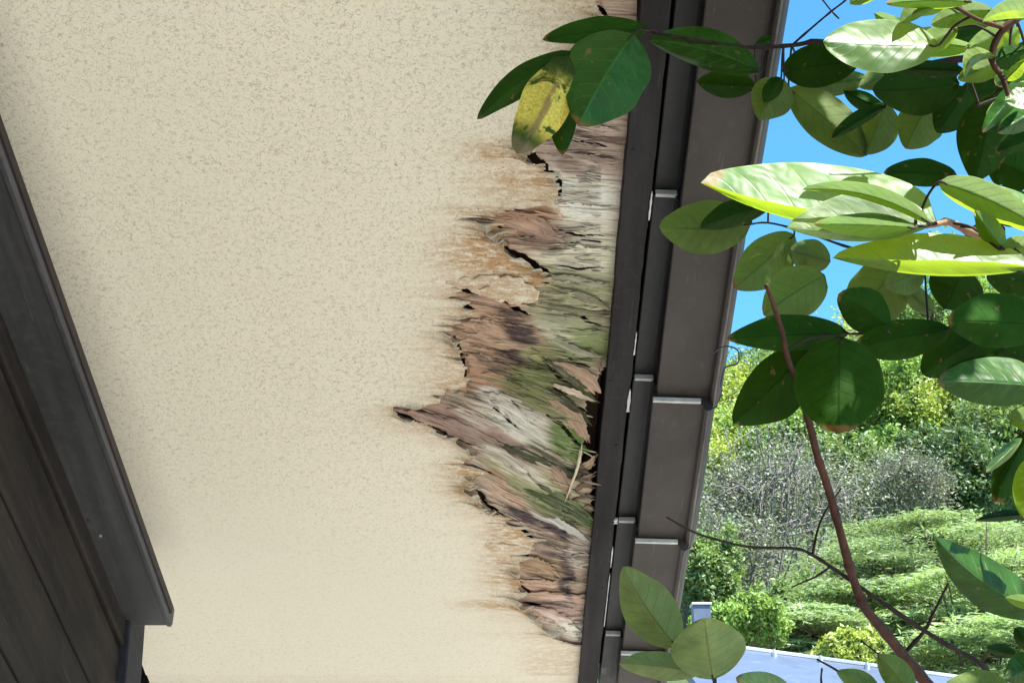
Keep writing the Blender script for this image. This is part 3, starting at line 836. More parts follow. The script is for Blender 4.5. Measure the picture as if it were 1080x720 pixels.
# hanging tongue of painted veneer over the long rip
fl = ribbon('torn_flap', [(470, 298), (515, 302), (548, 308), (568, 313)], [2.5, 6.5, 12, 14.5, 5], [.0005, .002, .006, .010], mat=M['soffit'], rag=2.2, seed=3, ns=40, nw=9)
ribbon('torn_flap', [(560, 205), (578, 213), (588, 222), (591, 229)], [9, 6, 3, .8], [.001, .004, .007, .010], mat=M['soffit'], rag=.8, seed=5)
ribbon('torn_flap', [(548, 146), (558, 152), (564, 160)], [4, 3.4, 2], [.001, .004, .008], mat=M['soffit'], rag=1.5, seed=6)
ribbon('torn_flap', [(505, 576), (535, 578), (558, 580)], [3, 4, 1.5], [.0005, .003, .006], mat=M['soffit'], rag=1.5, seed=8)
TAN = (176, 140, 110)
# orange-brown plies torn loose beside the open gap
ribbon('ply_flap', [(578, 381), (600, 391), (622, 404), (628, 410)], [1, 7, 10, 9], [.004, .007, .011, .013], TAN, seed=11, rag=1.0)
ribbon('ply_flap', [(585, 406), (603, 413), (621, 421)], [1.2, 3.6, 2.4], [.009, .012, .014], (198, 176, 146), seed=12, rag=.8)
ribbon('ply_flap', [(578, 422), (592, 431), (608, 445), (617, 462)], [1.2, 7, 9, 4], [.010, .014, .018, .020], (172, 134, 106), seed=13, rag=1.4)
ribbon('ply_flap', [(553, 478), (570, 488), (588, 502), (598, 522)], [1.2, 6, 9, 2], [.010, .014, .018, .016], (164, 128, 100), seed=14, rag=1.4)
ribbon('ply_flap', [(610, 494), (620, 490), (629, 484)], [2, 4.5, 3.5], [.004, .006, .006], (170, 134, 104), seed=15, rag=1)
ribbon('ply_flap', [(608, 506), (618, 503), (628, 500)], [2, 2.4, 2], [.006, .008, .009], (132, 104, 80), seed=16, rag=1)
ribbon('ply_flap', [(604, 518), (616, 512), (628, 513)], [2.5, 3, 2], [.005, .007, .009], (120, 92, 66), seed=17, rag=1)
ribbon('ply_flap', [(606, 526), (618, 524), (629, 526)], [1, 2.4, 2], [.005, .007, .009], (112, 90, 70), seed=18, rag=1)
ribbon('ply_flap', [(612, 536), (620, 535), (629, 538)], [.8, 2, 1.6], [.005, .007, .009], (130, 104, 82), seed=19, rag=1)
ribbon('ply_flap', [(614, 546), (621, 547), (628, 550)], [.8, 1.8, 1.4], [.004, .005, .006], (104, 86, 68), seed=20, rag=1)
ribbon('ply_flap', [(622, 372), (629, 378), (634, 388)], [3, 4, 3], [.002, .003, .004], (140, 110, 86), seed=21, rag=1)
# pale sliver hanging across the gap
ribbon('splinter', [(613, 470), (610, 490), (603, 510), (597, 527)], [1.4, 1.3, 1.2, .8], [.020, .026, .024, .014], (204, 186, 156), seed=22, rag=.3, thick=.002)
# long fibrous splinters following the grain
SPL = [([(416, 432), (450, 441), (490, 456), (530, 474)], [1, 6, 9, 5], [.001, .006, .010, .006], None),
       ([(500, 470), (530, 480), (556, 498), (580, 520)], [1, 5, 6, 2], [.002, .007, .010, .004], (190, 178, 158)),
       ([(505, 497), (540, 510), (580, 528), (622, 553)], [1, 7, 9, 3], [.001, .006, .011, .006], None),
       ([(540, 506), (575, 520), (605, 536), (626, 550)], [1, 5, 6, 3], [.004, .010, .014, .008], (98, 112, 62)),
       ([(556, 516), (590, 530), (615, 545), (626, 556)], [1, 3, 4, 1], [.008, .014, .016, .010], (66, 82, 40)),
       ([(530, 470), (560, 482), (585, 492), (604, 500)], [1, 5, 5, 2], [.006, .012, .016, .018], (70, 74, 46)),
       ([(545, 330), (575, 345), (606, 352), (634, 350)], [1, 5, 5, 2], [.001, .006, .008, .003], None),
       ([(548, 346), (580, 358), (610, 372), (634, 376)], [1, 4, 5, 2], [.001, .005, .008, .003], (146, 146, 112)),
       ([(560, 322), (590, 325), (616, 330), (636, 330)], [1, 3, 4, 2], [.001, .004, .005, .002], (120, 116, 84)),
       ([(575, 380), (596, 396), (615, 410), (624, 420)], [1, 4, 4, 2], [.008, .010, .012, .012], (72, 78, 44)),
       ([(580, 412), (598, 424), (612, 436), (620, 444)], [1, 3.5, 3, 1.5], [.012, .014, .017, .016], (64, 66, 40)),
       ([(510, 226), (540, 231), (565, 240), (592, 254)], [1, 9, 12, 3], [.0, .003, .005, .002], None),
       ([(588, 262), (606, 262), (622, 264), (638, 264)], [1, 3, 3, 1], [.001, .003, .003, .001], None),
       ([(580, 292), (600, 294), (620, 299), (637, 300)], [1, 4, 4, 2], [.001, .004, .004, .001], (158, 156, 124)),
       ([(582, 304), (604, 310), (622, 316), (636, 322)], [1, 3, 4, 2], [.001, .004, .006, .003], (132, 128, 96)),
       ([(594, 214), (610, 218), (628, 220), (642, 220)], [1, 3, 3, 1], [.001, .003, .003, .001], None),
       ([(548, 590), (562, 593), (578, 600), (588, 608)], [2, 6, 6, 2], [.001, .005, .006, .003], None),
       ([(548, 612), (566, 614), (588, 616), (606, 614)], [1, 3, 4, 1], [.001, .004, .004, .001], None),
       ([(550, 626), (575, 628), (600, 630), (618, 630)], [1, 3.4, 4, 2], [.001, .004, .005, .001], None),
       ([(556, 640), (576, 645), (596, 656), (610, 670)], [1, 4, 6, 3], [.001, .004, .004, .0], None),
       ([(515, 530), (540, 541), (570, 552), (600, 566)], [1, 4, 5, 2], [.001, .004, .005, .001], None),
       ([(560, 536), (584, 548), (604, 560), (622, 570)], [1, 3, 4, 1], [.003, .008, .010, .004], (190, 184, 176)),
       ([(520, 424), (536, 432), (552, 446), (566, 462)], [1, 6, 8, 3], [.001, .006, .009, .010], (208, 202, 188)),
       ([(512, 414), (530, 420), (546, 430)], [1, 4, 2], [.001, .004, .006], (200, 190, 172)),
       ([(484, 340), (504, 343), (524, 346), (540, 352)], [1, 7, 7, 2], [0, .002, .004, .003], None),
       ([(488, 376), (506, 378), (524, 384), (538, 388)], [1, 5, 5, 2], [0, .002, .003, .002], None),
       ([(600, 128), (615, 133), (632, 136), (648, 138)], [1, 4, 4, 1], [0, .003, .003, .001], None),
       ([(596, 160), (612, 166), (628, 170), (646, 172)], [1, 4, 5, 2], [0, .003, .004, .001], None)]
for i, (l, w, f, c) in enumerate(SPL):
    ribbon('splinter', l, w, f, c, seed=30 + i, rag=1.6)

def fibres():
    rng = np.random.default_rng(5); PV = []; PF = []; PC = []; PS = []; base = 0
    done = 0
    while done < 420:
        x = rng.uniform(440, 628); y = rng.uniform(120, 672)
        ex_ = float(edge_x(np.array([y]))[0])
        if x < ex_ - 2: continue
        if 392 < y < 556 and x > 606: continue
        L = rng.uniform(10, 42); sl = float(np.interp(y, [0, 300, 360, 430, 480, 550, 600, 640, 700], [.06, .08, .16, .36, .44, .42, .15, .10, .12])) + rng.normal() * .09
        x2 = min(x + L, 634); n = 7; u = np.linspace(0, 1, n)
        cx = x + (x2 - x) * u; cy = y + sl * (cx - x) + 2.0 * np.sin(u * 3.1) * rng.normal()
        w = rng.uniform(.25, .95) * np.sin(np.pi * np.clip(u * .92 + .04, 0, 1)) + .08
        hang = rng.uniform(.001, .007) * (u if rng.random() < .5 else 1 - u) + rng.uniform(.0, .008) * float(np.exp(-((x - 585) / 45) ** 2 - ((y - 470) / 70) ** 2)) * 1.6
        C = wood_colour(cx, cy, 1); k = rng.choice([.45, .7, 1.0, 1.2, 1.35]); C = np.minimum(C * k, np.array([.56, .50, .42]))
        for (dy, dn) in ((-1, 0), (1, 0), (1, .0012), (-1, .0012)):
            X, t = px_to_roof(cx, cy + dy * w, N0 - hang)
            PV.append(H(X, t, N0 - hang + dn)); PC.append(np.concatenate([C, np.ones((n, 1))], 1)); PS.append(np.stack([cx, cy + dy * w, 0 * cx], 1) * .0012)
        for i in range(n - 1):
            for j in range(4):
                a = base + j * n + i; b2 = base + ((j + 1) % 4) * n + i; PF.append((a, a + 1, b2 + 1, b2))
        base += 4 * n; done += 1
    o = mesh_obj('wood_fibres', np.concatenate(PV), np.array(PF), M['wood'], None, True,
                 {'st': ('FLOAT_VECTOR', np.concatenate(PS)), 'col': ('FLOAT_COLOR', np.concatenate(PC))})
    sub(o); o['kind'] = 'stuff'
fibres()

# --- gable wall: hood board, trim strip and lapped boards that run with the slope
YC = 2.64                                              # plane of the house corner
CS, SN = float(LD[1]), float(LN[1])
def tcut(N, back=0.0): return (YC - back - N * SN) / CS
def slab(x0, x1, n0, n1, te0, te1, t0=T_TOP, xl=None):
    xl = x0 if xl is None else xl
    c = [H(x0, t0, n0), H(x1, t0, n0), H(x1, te0, n0), H(x0, te0, n0), H(x0, t0, n1), H(xl if xl != x0 else x1, t0, n1), H(xl if xl != x0 else x1, te1, n1), H(x0, te1, n1)]
    return c, [(0, 3, 2, 1), (4, 5, 6, 7), (0, 1, 5, 4), (1, 2, 6, 5), (2, 3, 7, 6), (3, 0, 4, 7)]
HN = 1.25
H_keep = H
def H(X, t, N):                                        # the wall runs a degree off the roof's line
    return H_keep(np.asarray(X) - 0.007 - 0.020 * (2.29 - np.asarray(t)), t, N)
V, F = boxH(-0.600, -0.5075, T_TOP, 2.288, HN, HN + 0.030); hood = hp('hood_board', V, F, M['hood'], 0.002)
V, F = boxH(-0.5125, -0.5045, T_TOP, 2.262, HN + 0.007, HN + 0.022); hp('drip_edge', V, F, M['drip'], 0.001, parent=hood)
V, F = boxH(-0.5155, -0.5085, T_TOP, 2.286, HN - 0.003, HN - 0.0002); hp('edge_bead', V, F, M['hood'], 0.001, parent=hood)
for (px, py) in ((115, 565), (103, 549)):
    X, t = px_to_roof(px, py, HN - 0.001)
    n = 8; Vn = [H(X + 0.002 * math.cos(2 * math.pi * i / n), t + 0.003 * math.sin(2 * math.pi * i / n), HN - 0.0016) for i in range(n)]
    Vn += [H(X + 0.002 * math.cos(2 * math.pi * i / n), t + 0.003 * math.sin(2 * math.pi * i / n), HN + 0.001) for i in range(n)]
    hp('nail_head', Vn, [tuple(range(n))] + [(i, i + n, (i + 1) % n + n, (i + 1) % n) for i in range(n)], M['bolt'] if py > 555 else M['post'], parent=hood)
V, F = slab(-0.620, -0.578, 1.212, HN - 0.0008, tcut(1.19, .07), tcut(1.25, .07)); hp('trim_strip', V, F, M['siding'], 0.003)
b = 1.2105; k = 0
while b > -3.2:
    h = 0.122 if k == 0 else 0.148
    V, F = slab(-0.640, -0.585 + random.uniform(-.001, .001), b - h, b - 0.0035, tcut(b - h, .055), tcut(b, .055))
    hp('siding_board', V, F, M['siding'], 0.002)
    b -= h + 0.002; k += 1
V, F = boxH(-0.66, -0.625, T_TOP, 2.2, -3.2, 1.44); hp('wall_core', V, F, M['post'])
H = H_keep
# corner post, upright
def wbox(x0, x1, y0, y1, z0, z1):
    c = [(x, y, z) for z in (z0, z1) for (x, y) in ((x0, y0), (x1, y0), (x1, y1), (x0, y1))]
    return np.array(c), [(0, 3, 2, 1), (4, 5, 6, 7), (0, 1, 5, 4), (1, 2, 6, 5), (2, 3, 7, 6), (3, 0, 4, 7)]
zt = CAM[2] + (N0 - (YC - .0) * SN) / LN[2] + 0.0
V, F = wbox(-0.66, -0.603, YC - 0.085, YC + 0.02, -0.1, 2.33); hp('corner_post', V, F, M['post'], 0.003)
V, F = wbox(-4.5, -0.662, YC - 0.06, YC, -0.1, 2.34); hp('front_wall', V, F, M['plaster'])
# eave fascia closing the lower end of the roof
V, F = boxH(-4.6, 0.155, T_END - 0.018, T_END, 1.405, 1.50); hp('eave_fascia', V, F, M['board'], 0.002)
# loose hooked wire that sticks out past the tile edge
wp = [(752, 372), (762, 366), (772, 366), (779, 371), (778, 383), (768, 386), (763, 391), (760, 408)]
dw = [2.10, 2.10, 2.10, 2.10, 2.11, 2.12, 2.12, 2.13]
pts = [at(p[0], p[1], d) for p, d in zip(wp, dw)]
V, F = tube(smooth_path(pts, 3), [0.0011] * (3 * 7 + 1), 6); hp('hooked_wire', V, F, M['wire'], smooth=True)

# ------------------------------------------------------------------ metal roofed shed beyond the house
shed = empty('shed', (2.4, 9.0, 0.0))
thing(shed, 'low shed with pale blue-grey sheet metal roof below the hillside shrubs', 'shed')
def shed_part(name, V, F, mat, bev=0.0, parent=None, smooth=False):
    o = mesh_obj(name, V, F, mat, None, smooth, st_attr(V, .3)); 
    if parent: o.parent = parent
    else: adopt(o, shed)
    if bev: bevel(o, bev)
    return o
SD = 9.0
pa = at(700, 672, SD); pb = at(1120, 729, SD - 0.2)
sl = (pb - pa); 
def sp_(u, dy, dz): 
    p = pa + sl * u; return (p[0], p[1] + dy, p[2] + dz)
V = [sp_(0, 0, 0), sp_(1, 0, 0), sp_(1, -2.2, -0.62), sp_(0, -2.2, -0.62), sp_(0, 0, -.05), sp_(1, 0, -.05), sp_(1, -2.2, -0.67), sp_(0, -2.2, -0.67)]
BF = [(0, 3, 2, 1), (4, 5, 6, 7), (0, 1, 5, 4), (1, 2, 6, 5), (2, 3, 7, 6), (3, 0, 4, 7)]
BFi = [f[::-1] for f in BF]
sroof = shed_part('roof', V, BFi, M['steel'])
V = [sp_(0, .03, .02), sp_(1, .03, .02), sp_(1, -.05, .004), sp_(0, -.05, .004), sp_(0, .03, -.08), sp_(1, .03, -.08), sp_(1, -.05, -.010), sp_(0, -.05, -.010)]
shed_part('ridge_cap', V, BFi, M['steel_edge'], 0, sroof)
for u in np.linspace(0.04, 0.96, 9):
    c = np.array(sp_(u, -0.16, -0.035)); V, F = tube([c - [0, 0, .02], c + [0, 0, .012], c + [0, 0, .014], c + [0, 0, .03]], [.016, .016, .008, .006], 8)
    shed_part('bolt', V, F, M['bolt'], 0, sroof)
x0, x1 = pa[0] + .1, pb[0] - .1
V, F = wbox(x0, x1, pa[1] - 2.0, pa[1] - 1.94, -.1, pa[2] - 0.86 + 0); shed_part('wall', V, F, M['plaster'])
V, F = wbox(x0, x1, pa[1] - .10, pa[1] - .04, -.1, pb[2] - 0.12); shed_part('wall', V, F, M['plaster'])
# pale box vent that rises from the ridge
vb = at(737, 654, SD - .1); vt = at(737, 636, SD - .1)
V, F = wbox(vb[0] - .035, vb[0] + .062, vb[1] - .05, vb[1] + .05, vb[2] - .10, vt[2] - .012); vent = shed_part('vent_box', V, F, M['steel'], .004)
V, F = wbox(vb[0] - .042, vb[0] + .069, vb[1] - .06, vb[1] + .06, vt[2] - .011, vt[2] + .003); shed_part('vent_cap', V, F, M['steel_edge'], .003, vent)

# ------------------------------------------------------------------ hillside trees
def leaf_cards(C, size, rng, flat=0.0, aspect=0.5, droop=None):
    """two-triangle leaves at points C; returns verts, faces"""
    n = len(C)
    a = rng.normal(size=(n, 3)); 
    if droop is not None: a = a * 0.6 + droop
    a[:, 2] *= (1 - flat); a /= np.linalg.norm(a, axis=1)[:, None] + 1e-9
    b = rng.normal(size=(n, 3)); b[:, 2] *= (1 - flat)
    b -= (b * a).sum(1)[:, None] * a; b /= np.linalg.norm(b, axis=1)[:, None] + 1e-9
    s = size * rng.uniform(0.55, 1.3, n)[:, None]
    c = np.cross(a, b) * s * 0.12
    V = np.stack([C - a * s, C + b * s * aspect + c, C + a * s, C - b * s * aspect + c], 1).reshape(-1, 3)
    F = (np.arange(n) * 4)[:, None] + np.array([0, 1, 2, 3])
    return V, F

def make_tree(name, label, cat, px, py, dist, rx, rz, fol, nleaf=9000, lsize=0.075, style='round', seed=1, ry=None, group=None, trunk='bark_trunk'):
    """crown centred on the sight line through (px, py) at dist metres; rx, rz are its radii in metres"""
    rng = np.random.default_rng(seed)
    c = at(px, py, dist); gz = float(ground_h(np.array(c[0]), np.array(c[1])))
    root = empty(name, (c[0], c[1], gz)); thing(root, label, cat, group)
    ry = ry or rx * 0.85
    top = np.array([0, 0, c[2] - gz])                     # crown centre relative to the base
    parts = []
    # trunk and limbs
    rt = 0.028 * (rx + rz) + 0.02
    bend = rng.normal(size=2) * 0.12 * rx
    trunk_pts = [(0, 0, -0.3), (bend[0] * .4, bend[1] * .4, top[2] * .4), (bend[0], bend[1], max(top[2] - rz * .25, 0.1)), (bend[0] * .7, bend[1] * .7, top[2] + rz * .55)]
    tp = smooth_path(trunk_pts, 5)
    parts.append(tube(tp, np.linspace(rt, rt * .2, len(tp)), 8))
    nb = {'round': 9, 'spray': 10, 'bare': 16}[style]
    ends = []
    for i in range(nb):
        an = 2 * math.pi * (i * 0.382 + rng.uniform(0, .08)); el = rng.uniform(-.25, .9)
        r = rng.uniform(.55, .92)
        e = top + np.array([math.cos(an) * math.cos(el) * rx * r, math.sin(an) * math.cos(el) * ry * r, math.sin(el) * rz * r])
        k = rng.uniform(.45, .85); s0 = tp[int(k * (len(tp) - 1))]
        mid = (s0 + e) / 2 + np.array([0, 0, .10 * rz]) + rng.normal(size=3) * .06 * rx
        q = smooth_path([s0, mid, e], 4)
        parts.append(tube(q, np.linspace(rt * .45, rt * .08, len(q)), 6)); ends.append(e)
        m2 = 5 if style == 'bare' else 2
        for j in range(m2):
            e2 = e + rng.normal(size=3) * np.array([rx, ry, rz]) * .32
            s2 = q[rng.integers(2, len(q))]
            qq = smooth_path([s2, (s2 + e2) / 2 + rng.normal(size=3) * .05 * rx, e2], 3)
            parts.append(tube(qq, np.linspace(rt * .22, rt * .05, len(qq)), 5)); ends.append(e2)
            if style == 'bare':
                for h in range(5):
                    s3 = qq[rng.integers(1, len(qq))]; e3 = s3 + rng.normal(size=3) * np.array([rx, ry, rz]) * .20
                    q3 = smooth_path([s3, (s3 + e3) / 2 + rng.normal(size=3) * .03 * rx, e3], 2)
                    parts.append(tube(q3, np.linspace(rt * .11, rt * .035, len(q3)), 4)); ends.append(e3)
    V, F = merge(parts)
    tr = mesh_obj('trunk', [tuple(v) for v in V], F, M[trunk], root)
    # leaf clumps on an uneven shell
    nc = {'round': 85, 'spray': 24, 'bare': 90}[style]
    d = rng.normal(size=(nc, 3)); d /= np.linalg.norm(d, axis=1)[:, None]
    rr = rng.uniform(.45, 1.0, nc) ** .6 * (0.80 + .35 * rng.random(nc))
    cc = top + d * rr[:, None] * np.array([rx, ry, rz])
    if style != 'spray': cc = np.concatenate([cc, np.array(ends)])
    nc = len(cc)
    per = max(4, nleaf // nc)
    cr = rng.uniform(.10, .20, nc) * (rx + rz) * {'round': .40, 'spray': .95, 'bare': .6}[style]
    tone_c = rng.uniform(0, 1, nc)
    C = []; T = []
    for i in range(nc):
        g = rng.normal(size=(per, 3)) * cr[i]
        if style == 'spray':
            g = rng.normal(size=(per, 3)) * np.array([1.35, 1.35, .10]) * cr[i]
            g[:, 2] -= .16 * np.hypot(g[:, 0], g[:, 1]) + 0.0
        C.append(cc[i] + g); T.append(np.clip(tone_c[i] * .75 + rng.uniform(0, .25, per), 0, 1))
    C = np.concatenate(C); T = np.concatenate(T)
    C = C[C[:, 2] > .05]; T = T[:len(C)]
    lsize = lsize * (.72 if style == 'round' else .85)
    V, F = leaf_cards(C, lsize, rng, flat=.75 if style == 'spray' else .25, aspect=.2 if style == 'spray' else .48)
    mesh_obj('crown', V, F, M[fol], root, False, {'tone': ('FLOAT', np.repeat(T, 4))})
    return root

GF = 'broadleaf trees massed up the hillside'
TONE = {'fol_yellow': 'yellow-green', 'fol_bright': 'bright green', 'fol_mid': 'mid green', 'fol_dark': 'dark green', 'fol_grey': 'grey-green'}
# far skyline
k = 0
for (px, py, dist, rx, rz, fol) in ((700, 430, 56, 2.4, 2.2, 'fol_bright'), (768, 440, 55, 1.9, 1.6, 'fol_yellow'), (826, 425, 57, 2.1, 2.3, 'fol_mid'), (888, 398, 58, 2.2, 2.3, 'fol_yellow'),
                                   (950, 372, 58, 2.3, 2.2, 'fol_grey'), (1010, 350, 57, 2.3, 2.4, 'fol_bright'), (1080, 350, 58, 2.6, 2.6, 'fol_mid'), (1150, 380, 57, 2.6, 2.6, 'fol_bright'), (620, 470, 57, 2.6, 2.4, 'fol_mid')):
    make_tree('hillside_tree', TONE[fol] + (' rounded tree on the skyline of the hill' if dist > 50 else ' rounded tree halfway up the hillside, below the skyline trees'), 'tree', px, py, dist, rx, rz, fol, 15000, .12, 'round', 100 + k, group=GF); k += 1
# middle of the slope
for (px, py, dist, rx, rz, fol) in ((742, 500, 42, 1.3, 1.2, 'fol_yellow'), (800, 462, 44, 1.5, 1.2, 'fol_yellow'), (850, 470, 42, 1.4, 1.3, 'fol_bright'), (905, 448, 43, 1.5, 1.4, 'fol_yellow'),
                                   (890, 500, 38, 1.2, .9, 'fol_mid'), (960, 430, 41, 1.5, 1.4, 'fol_bright'), (1020, 440, 40, 1.4, 1.3, 'fol_yellow'), (1000, 500, 34, 1.1, 1.0, 'fol_dark'),
                                   (1075, 470, 37, 1.4, 1.5, 'fol_mid'), (1130, 500, 36, 1.6, 1.6, 'fol_bright'), (690, 540, 40, 1.6, 1.4, 'fol_mid'), (950, 500, 39, 1.2, .8, 'fol_bright')):
    make_tree('hillside_tree', TONE[fol] + (' rounded tree on the skyline of the hill' if dist > 50 else ' rounded tree halfway up the hillside, below the skyline trees'), 'tree', px, py, dist, rx, rz, fol, 22000, .085, 'round', 100 + k, group=GF); k += 1
# lower, nearer planting
GB = 'leafless grey shrubs on the hillside'
make_tree('bare_shrub', 'tall tangled leafless grey shrub behind the dark green shrub', 'shrub', 800, 545, 26, 1.25, 1.25, 'fol_grey', 7000, .04, 'bare', 301, group=GB, trunk='bark_grey')
make_tree('bare_shrub', 'leafless grey shrub farther up the slope behind the brown twig', 'shrub', 850, 530, 29, 1.1, .95, 'fol_grey', 8000, .04, 'bare', 302, group=GB, trunk='bark_grey')
make_tree('bare_shrub', 'small leafless grey shrub between the dark trees and the feathery trees', 'shrub', 955, 508, 31, .9, .55, 'fol_grey', 8000, .04, 'bare', 303, group=GB, trunk='bark_grey')
make_tree('bare_shrub', 'low leafless grey shrub in front of the taller grey shrubs', 'shrub', 770, 590, 24, .8, .7, 'fol_grey', 6000, .04, 'bare', 309, group=GB, trunk='bark_grey')
make_tree('leafy_shrub', 'grey-green shrub between the yellow shrub and the feathery trees', 'shrub', 835, 640, 21.5, .6, .4, 'fol_mid', 10000, .05, 'round', 310)
make_tree('leafy_shrub', 'dark shrub added as shade half hidden behind the feathery sprays', 'shrub', 925, 612, 24.5, .8, .6, 'fol_dark', 12000, .055, 'round', 307)  # added shrub, dark foliage imitates shaded gaps in the sprays
make_tree('leafy_shrub', 'dark shrub added as shade low behind the shed roof under the brown twigs', 'shrub', 1010, 668, 20.5, .8, .45, 'fol_dark', 12000, .05, 'round', 308)  # second added shrub, its darkness stands for shade
make_tree('leafy_shrub', 'dark green leafy shrub beside the pale vent on the shed', 'shrub', 742, 606, 22, .55, .5, 'fol_mid', 14000, .055, 'round', 304)
make_tree('leafy_shrub', 'small bright green shrub between the vent and the shed roof', 'shrub', 786, 656, 18, .52, .24, 'fol_bright', 14000, .045, 'round', 305)
make_tree('leafy_shrub', 'small vivid yellow shrub rising behind the shed roof edge', 'shrub', 892, 690, 17, .30, .22, 'fol_yellow', 9000, .05, 'round', 306)
GS = 'soft feathery green trees behind the shed'
for (px, py, d_, rx, rz, sd) in ((985, 590, 23, 1.35, .75, 311), (905, 650, 20, .95, .55, 312), (1040, 650, 19, 1.2, .75, 313), (1120, 600, 22, 1.3, .9, 314), (850, 668, 19, .6, .35, 315)):
    make_tree('feathery_tree', 'soft green feathery tree with layered sprays behind the shed', 'tree', px, py, d_, rx, rz, 'fol_feather', 20000, .07, 'spray', sd, group=GS)

# ------------------------------------------------------------------ the tree whose twigs hang in front of the eave
tree = empty('broadleaf_tree', (1.9, 1.9, 0.0))
thing(tree, 'broadleaf tree with big glossy oval leaves on brown twigs beside the roof', 'tree')
BR = []     # (name, world points, radii, material)
def branch(pts, d0, d1, r0, r1, mat, wig=0.0):
    r0 *= .72; r1 *= .8
    P = np.array(pts, float); s = np.linspace(0, 1, len(P))
    W = at(P[:, 0], P[:, 1], d0 + (d1 - d0) * s)
    q = smooth_path(W, 5); n = len(q)
    rad = np.linspace(r0, r1, n) * (1 + .18 * (vn(np.arange(n) * .9, np.zeros(n), 211 + len(BR)) - .5))
    # swollen nodes
    for j in range(3, n, 6): rad[j] *= 1.22
    V, F = tube(q, rad, 8)
    o = mesh_obj('branch', [tuple(v) for v in V], F, M[mat]); adopt(o, tree)
    BR.append(q)
    return q
main = branch([(1040, 790), (1000, 745), (960, 700), (935, 668), (912, 640), (900, 610), (890, 575), (875, 520), (862, 480), (852, 440), (842, 408), (830, 375), (825, 350), (816, 322), (808, 300)], 1.72, 1.45, .0088, .0022, 'bark')
branch([(1052, 770), (1045, 720), (1035, 700), (1000, 680), (960, 655), (905, 617), (880, 600), (857, 585), (838, 578), (795, 577), (760, 570), (730, 560), (703, 545)], 1.66, 1.60, .0042, .0011, 'bark_dark')
branch([(857, 585), (862, 560), (870, 540), (887, 515)], 1.62, 1.64, .0020, .0010, 'bark_dark')
branch([(875, 598), (860, 608), (848, 613), (835, 619)], 1.62, 1.60, .0018, .0009, 'bark_dark')
branch([(952, 690), (975, 665), (985, 645), (1000, 615)], 1.70, 1.66, .0034, .0014, 'bark_dark')
branch([(985, 740), (955, 712), (930, 692), (908, 675)], 1.60, 1.58, .0024, .0010, 'bark_dark')
branch([(935, 745), (900, 722), (885, 708), (862, 695)], 1.55, 1.52, .0026, .0012, 'bark_dark')
branch([(868, 730), (866, 716), (867, 704)], 1.53, 1.53, .0018, .0010, 'bark_dark')
branch([(1035, 700), (1040, 690), (1048, 678)], 1.66, 1.66, .0020, .0010, 'bark_dark')
branch([(1130, 300), (1085, 272), (1050, 256), (1020, 243), (1000, 234), (985, 237), (966, 239)], 1.22, 1.15, .0060, .0022, 'bark_pale')
branch([(1150, 110), (1090, 70), (1020, 62), (960, 70), (900, 60), (868, 44), (835, 48), (785, 50), (720, 40), (680, 34), (640, 36)], 1.55, 1.72, .0060, .0014, 'bark_dark')
branch([(835, 48), (858, 28), (877, 12), (890, 2), (905, -12)], 1.66, 1.60, .0016, .0010, 'bark_dark')
branch([(885, 20), (877, 12), (866, -2)], 1.62, 1.62, .0012, .0009, 'bark_dark')
branch([(1130, 350), (1080, 362), (1030, 362), (980, 356), (930, 352), (892, 352)], 1.62, 1.55, .0040, .0014, 'bark_dark')
branch([(1120, 240), (1070, 262), (1020, 268), (960, 272), (900, 262), (850, 245), (810, 235), (785, 238)], 1.75, 1.78, .0034, .0012, 'bark_dark')
branch([(760, 760), (755, 735), (752, 712), (736, 706), (714, 684)], 1.56, 1.60, .0034, .0016, 'bark_dark')
branch([(1130, 480), (1100, 470), (1085, 462), (1070, 455)], 1.5, 1.5, .003, .0014, 'bark_dark')
branch([(1130, -10), (1085, 12), (1056, 34), (1046, 62), (1058, 84), (1064, 104)], 1.20, 1.20, .0050, .0018, 'bark')
branch([(1060, 30), (1030, 20), (1000, 4), (960, -6)], 1.20, 1.16, .0026, .0012, 'bark')
branch([(1130, 90), (1085, 96), (1052, 104), (1030, 112)], 1.42, 1.42, .0034, .0016, 'bark_dark')
# trunk and limbs outside the picture that carry these twigs
root = np.array([1.9, 1.9, -0.2])
hub = np.array([1.55, 1.75, 1.55])
q = smooth_path([root, [1.86, 1.92, .5], [1.72, 1.84, 1.1], hub, [1.30, 1.55, 2.6], [1.2, 1.4, 3.3]], 6)
q_trunk = q
V, F = tube(q, np.linspace(.075, .022, len(q)), 12); o = mesh_obj('trunk', [tuple(v) for v in V], F, M['bark_trunk']); adopt(o, tree)
for qb in list(BR):
    s0 = qb[0]
    if np.linalg.norm(s0 - hub) < 1.4:
        px_ = 540 + FPX * (s0[0]) / ((s0 - CAM) @ CF)
        py_ = 360 - FPX * ((s0 - CAM) @ CU) / ((s0 - CAM) @ CF)
        if px_ > 1085 or py_ > 725:
            tgt = q[np.argmin(np.linalg.norm(q - (s0 + [0, 0, -.25]), axis=1))]
            if py_ > 725: mid = np.array([(s0[0] * .6 + tgt[0] * .4), s0[1], s0[2] - .22])
            else: mid = (s0 + tgt) / 2 + [0, 0, -.04]
            l = smooth_path([tgt, mid, s0], 6)
            V, F = tube(l, np.linspace(.013, .006 if px_ > 1085 else .005, len(l)), 8)
            o = mesh_obj('branch', [tuple(v) for v in V], F, M['bark']); adopt(o, tree)
ALLB = np.concatenate(BR)

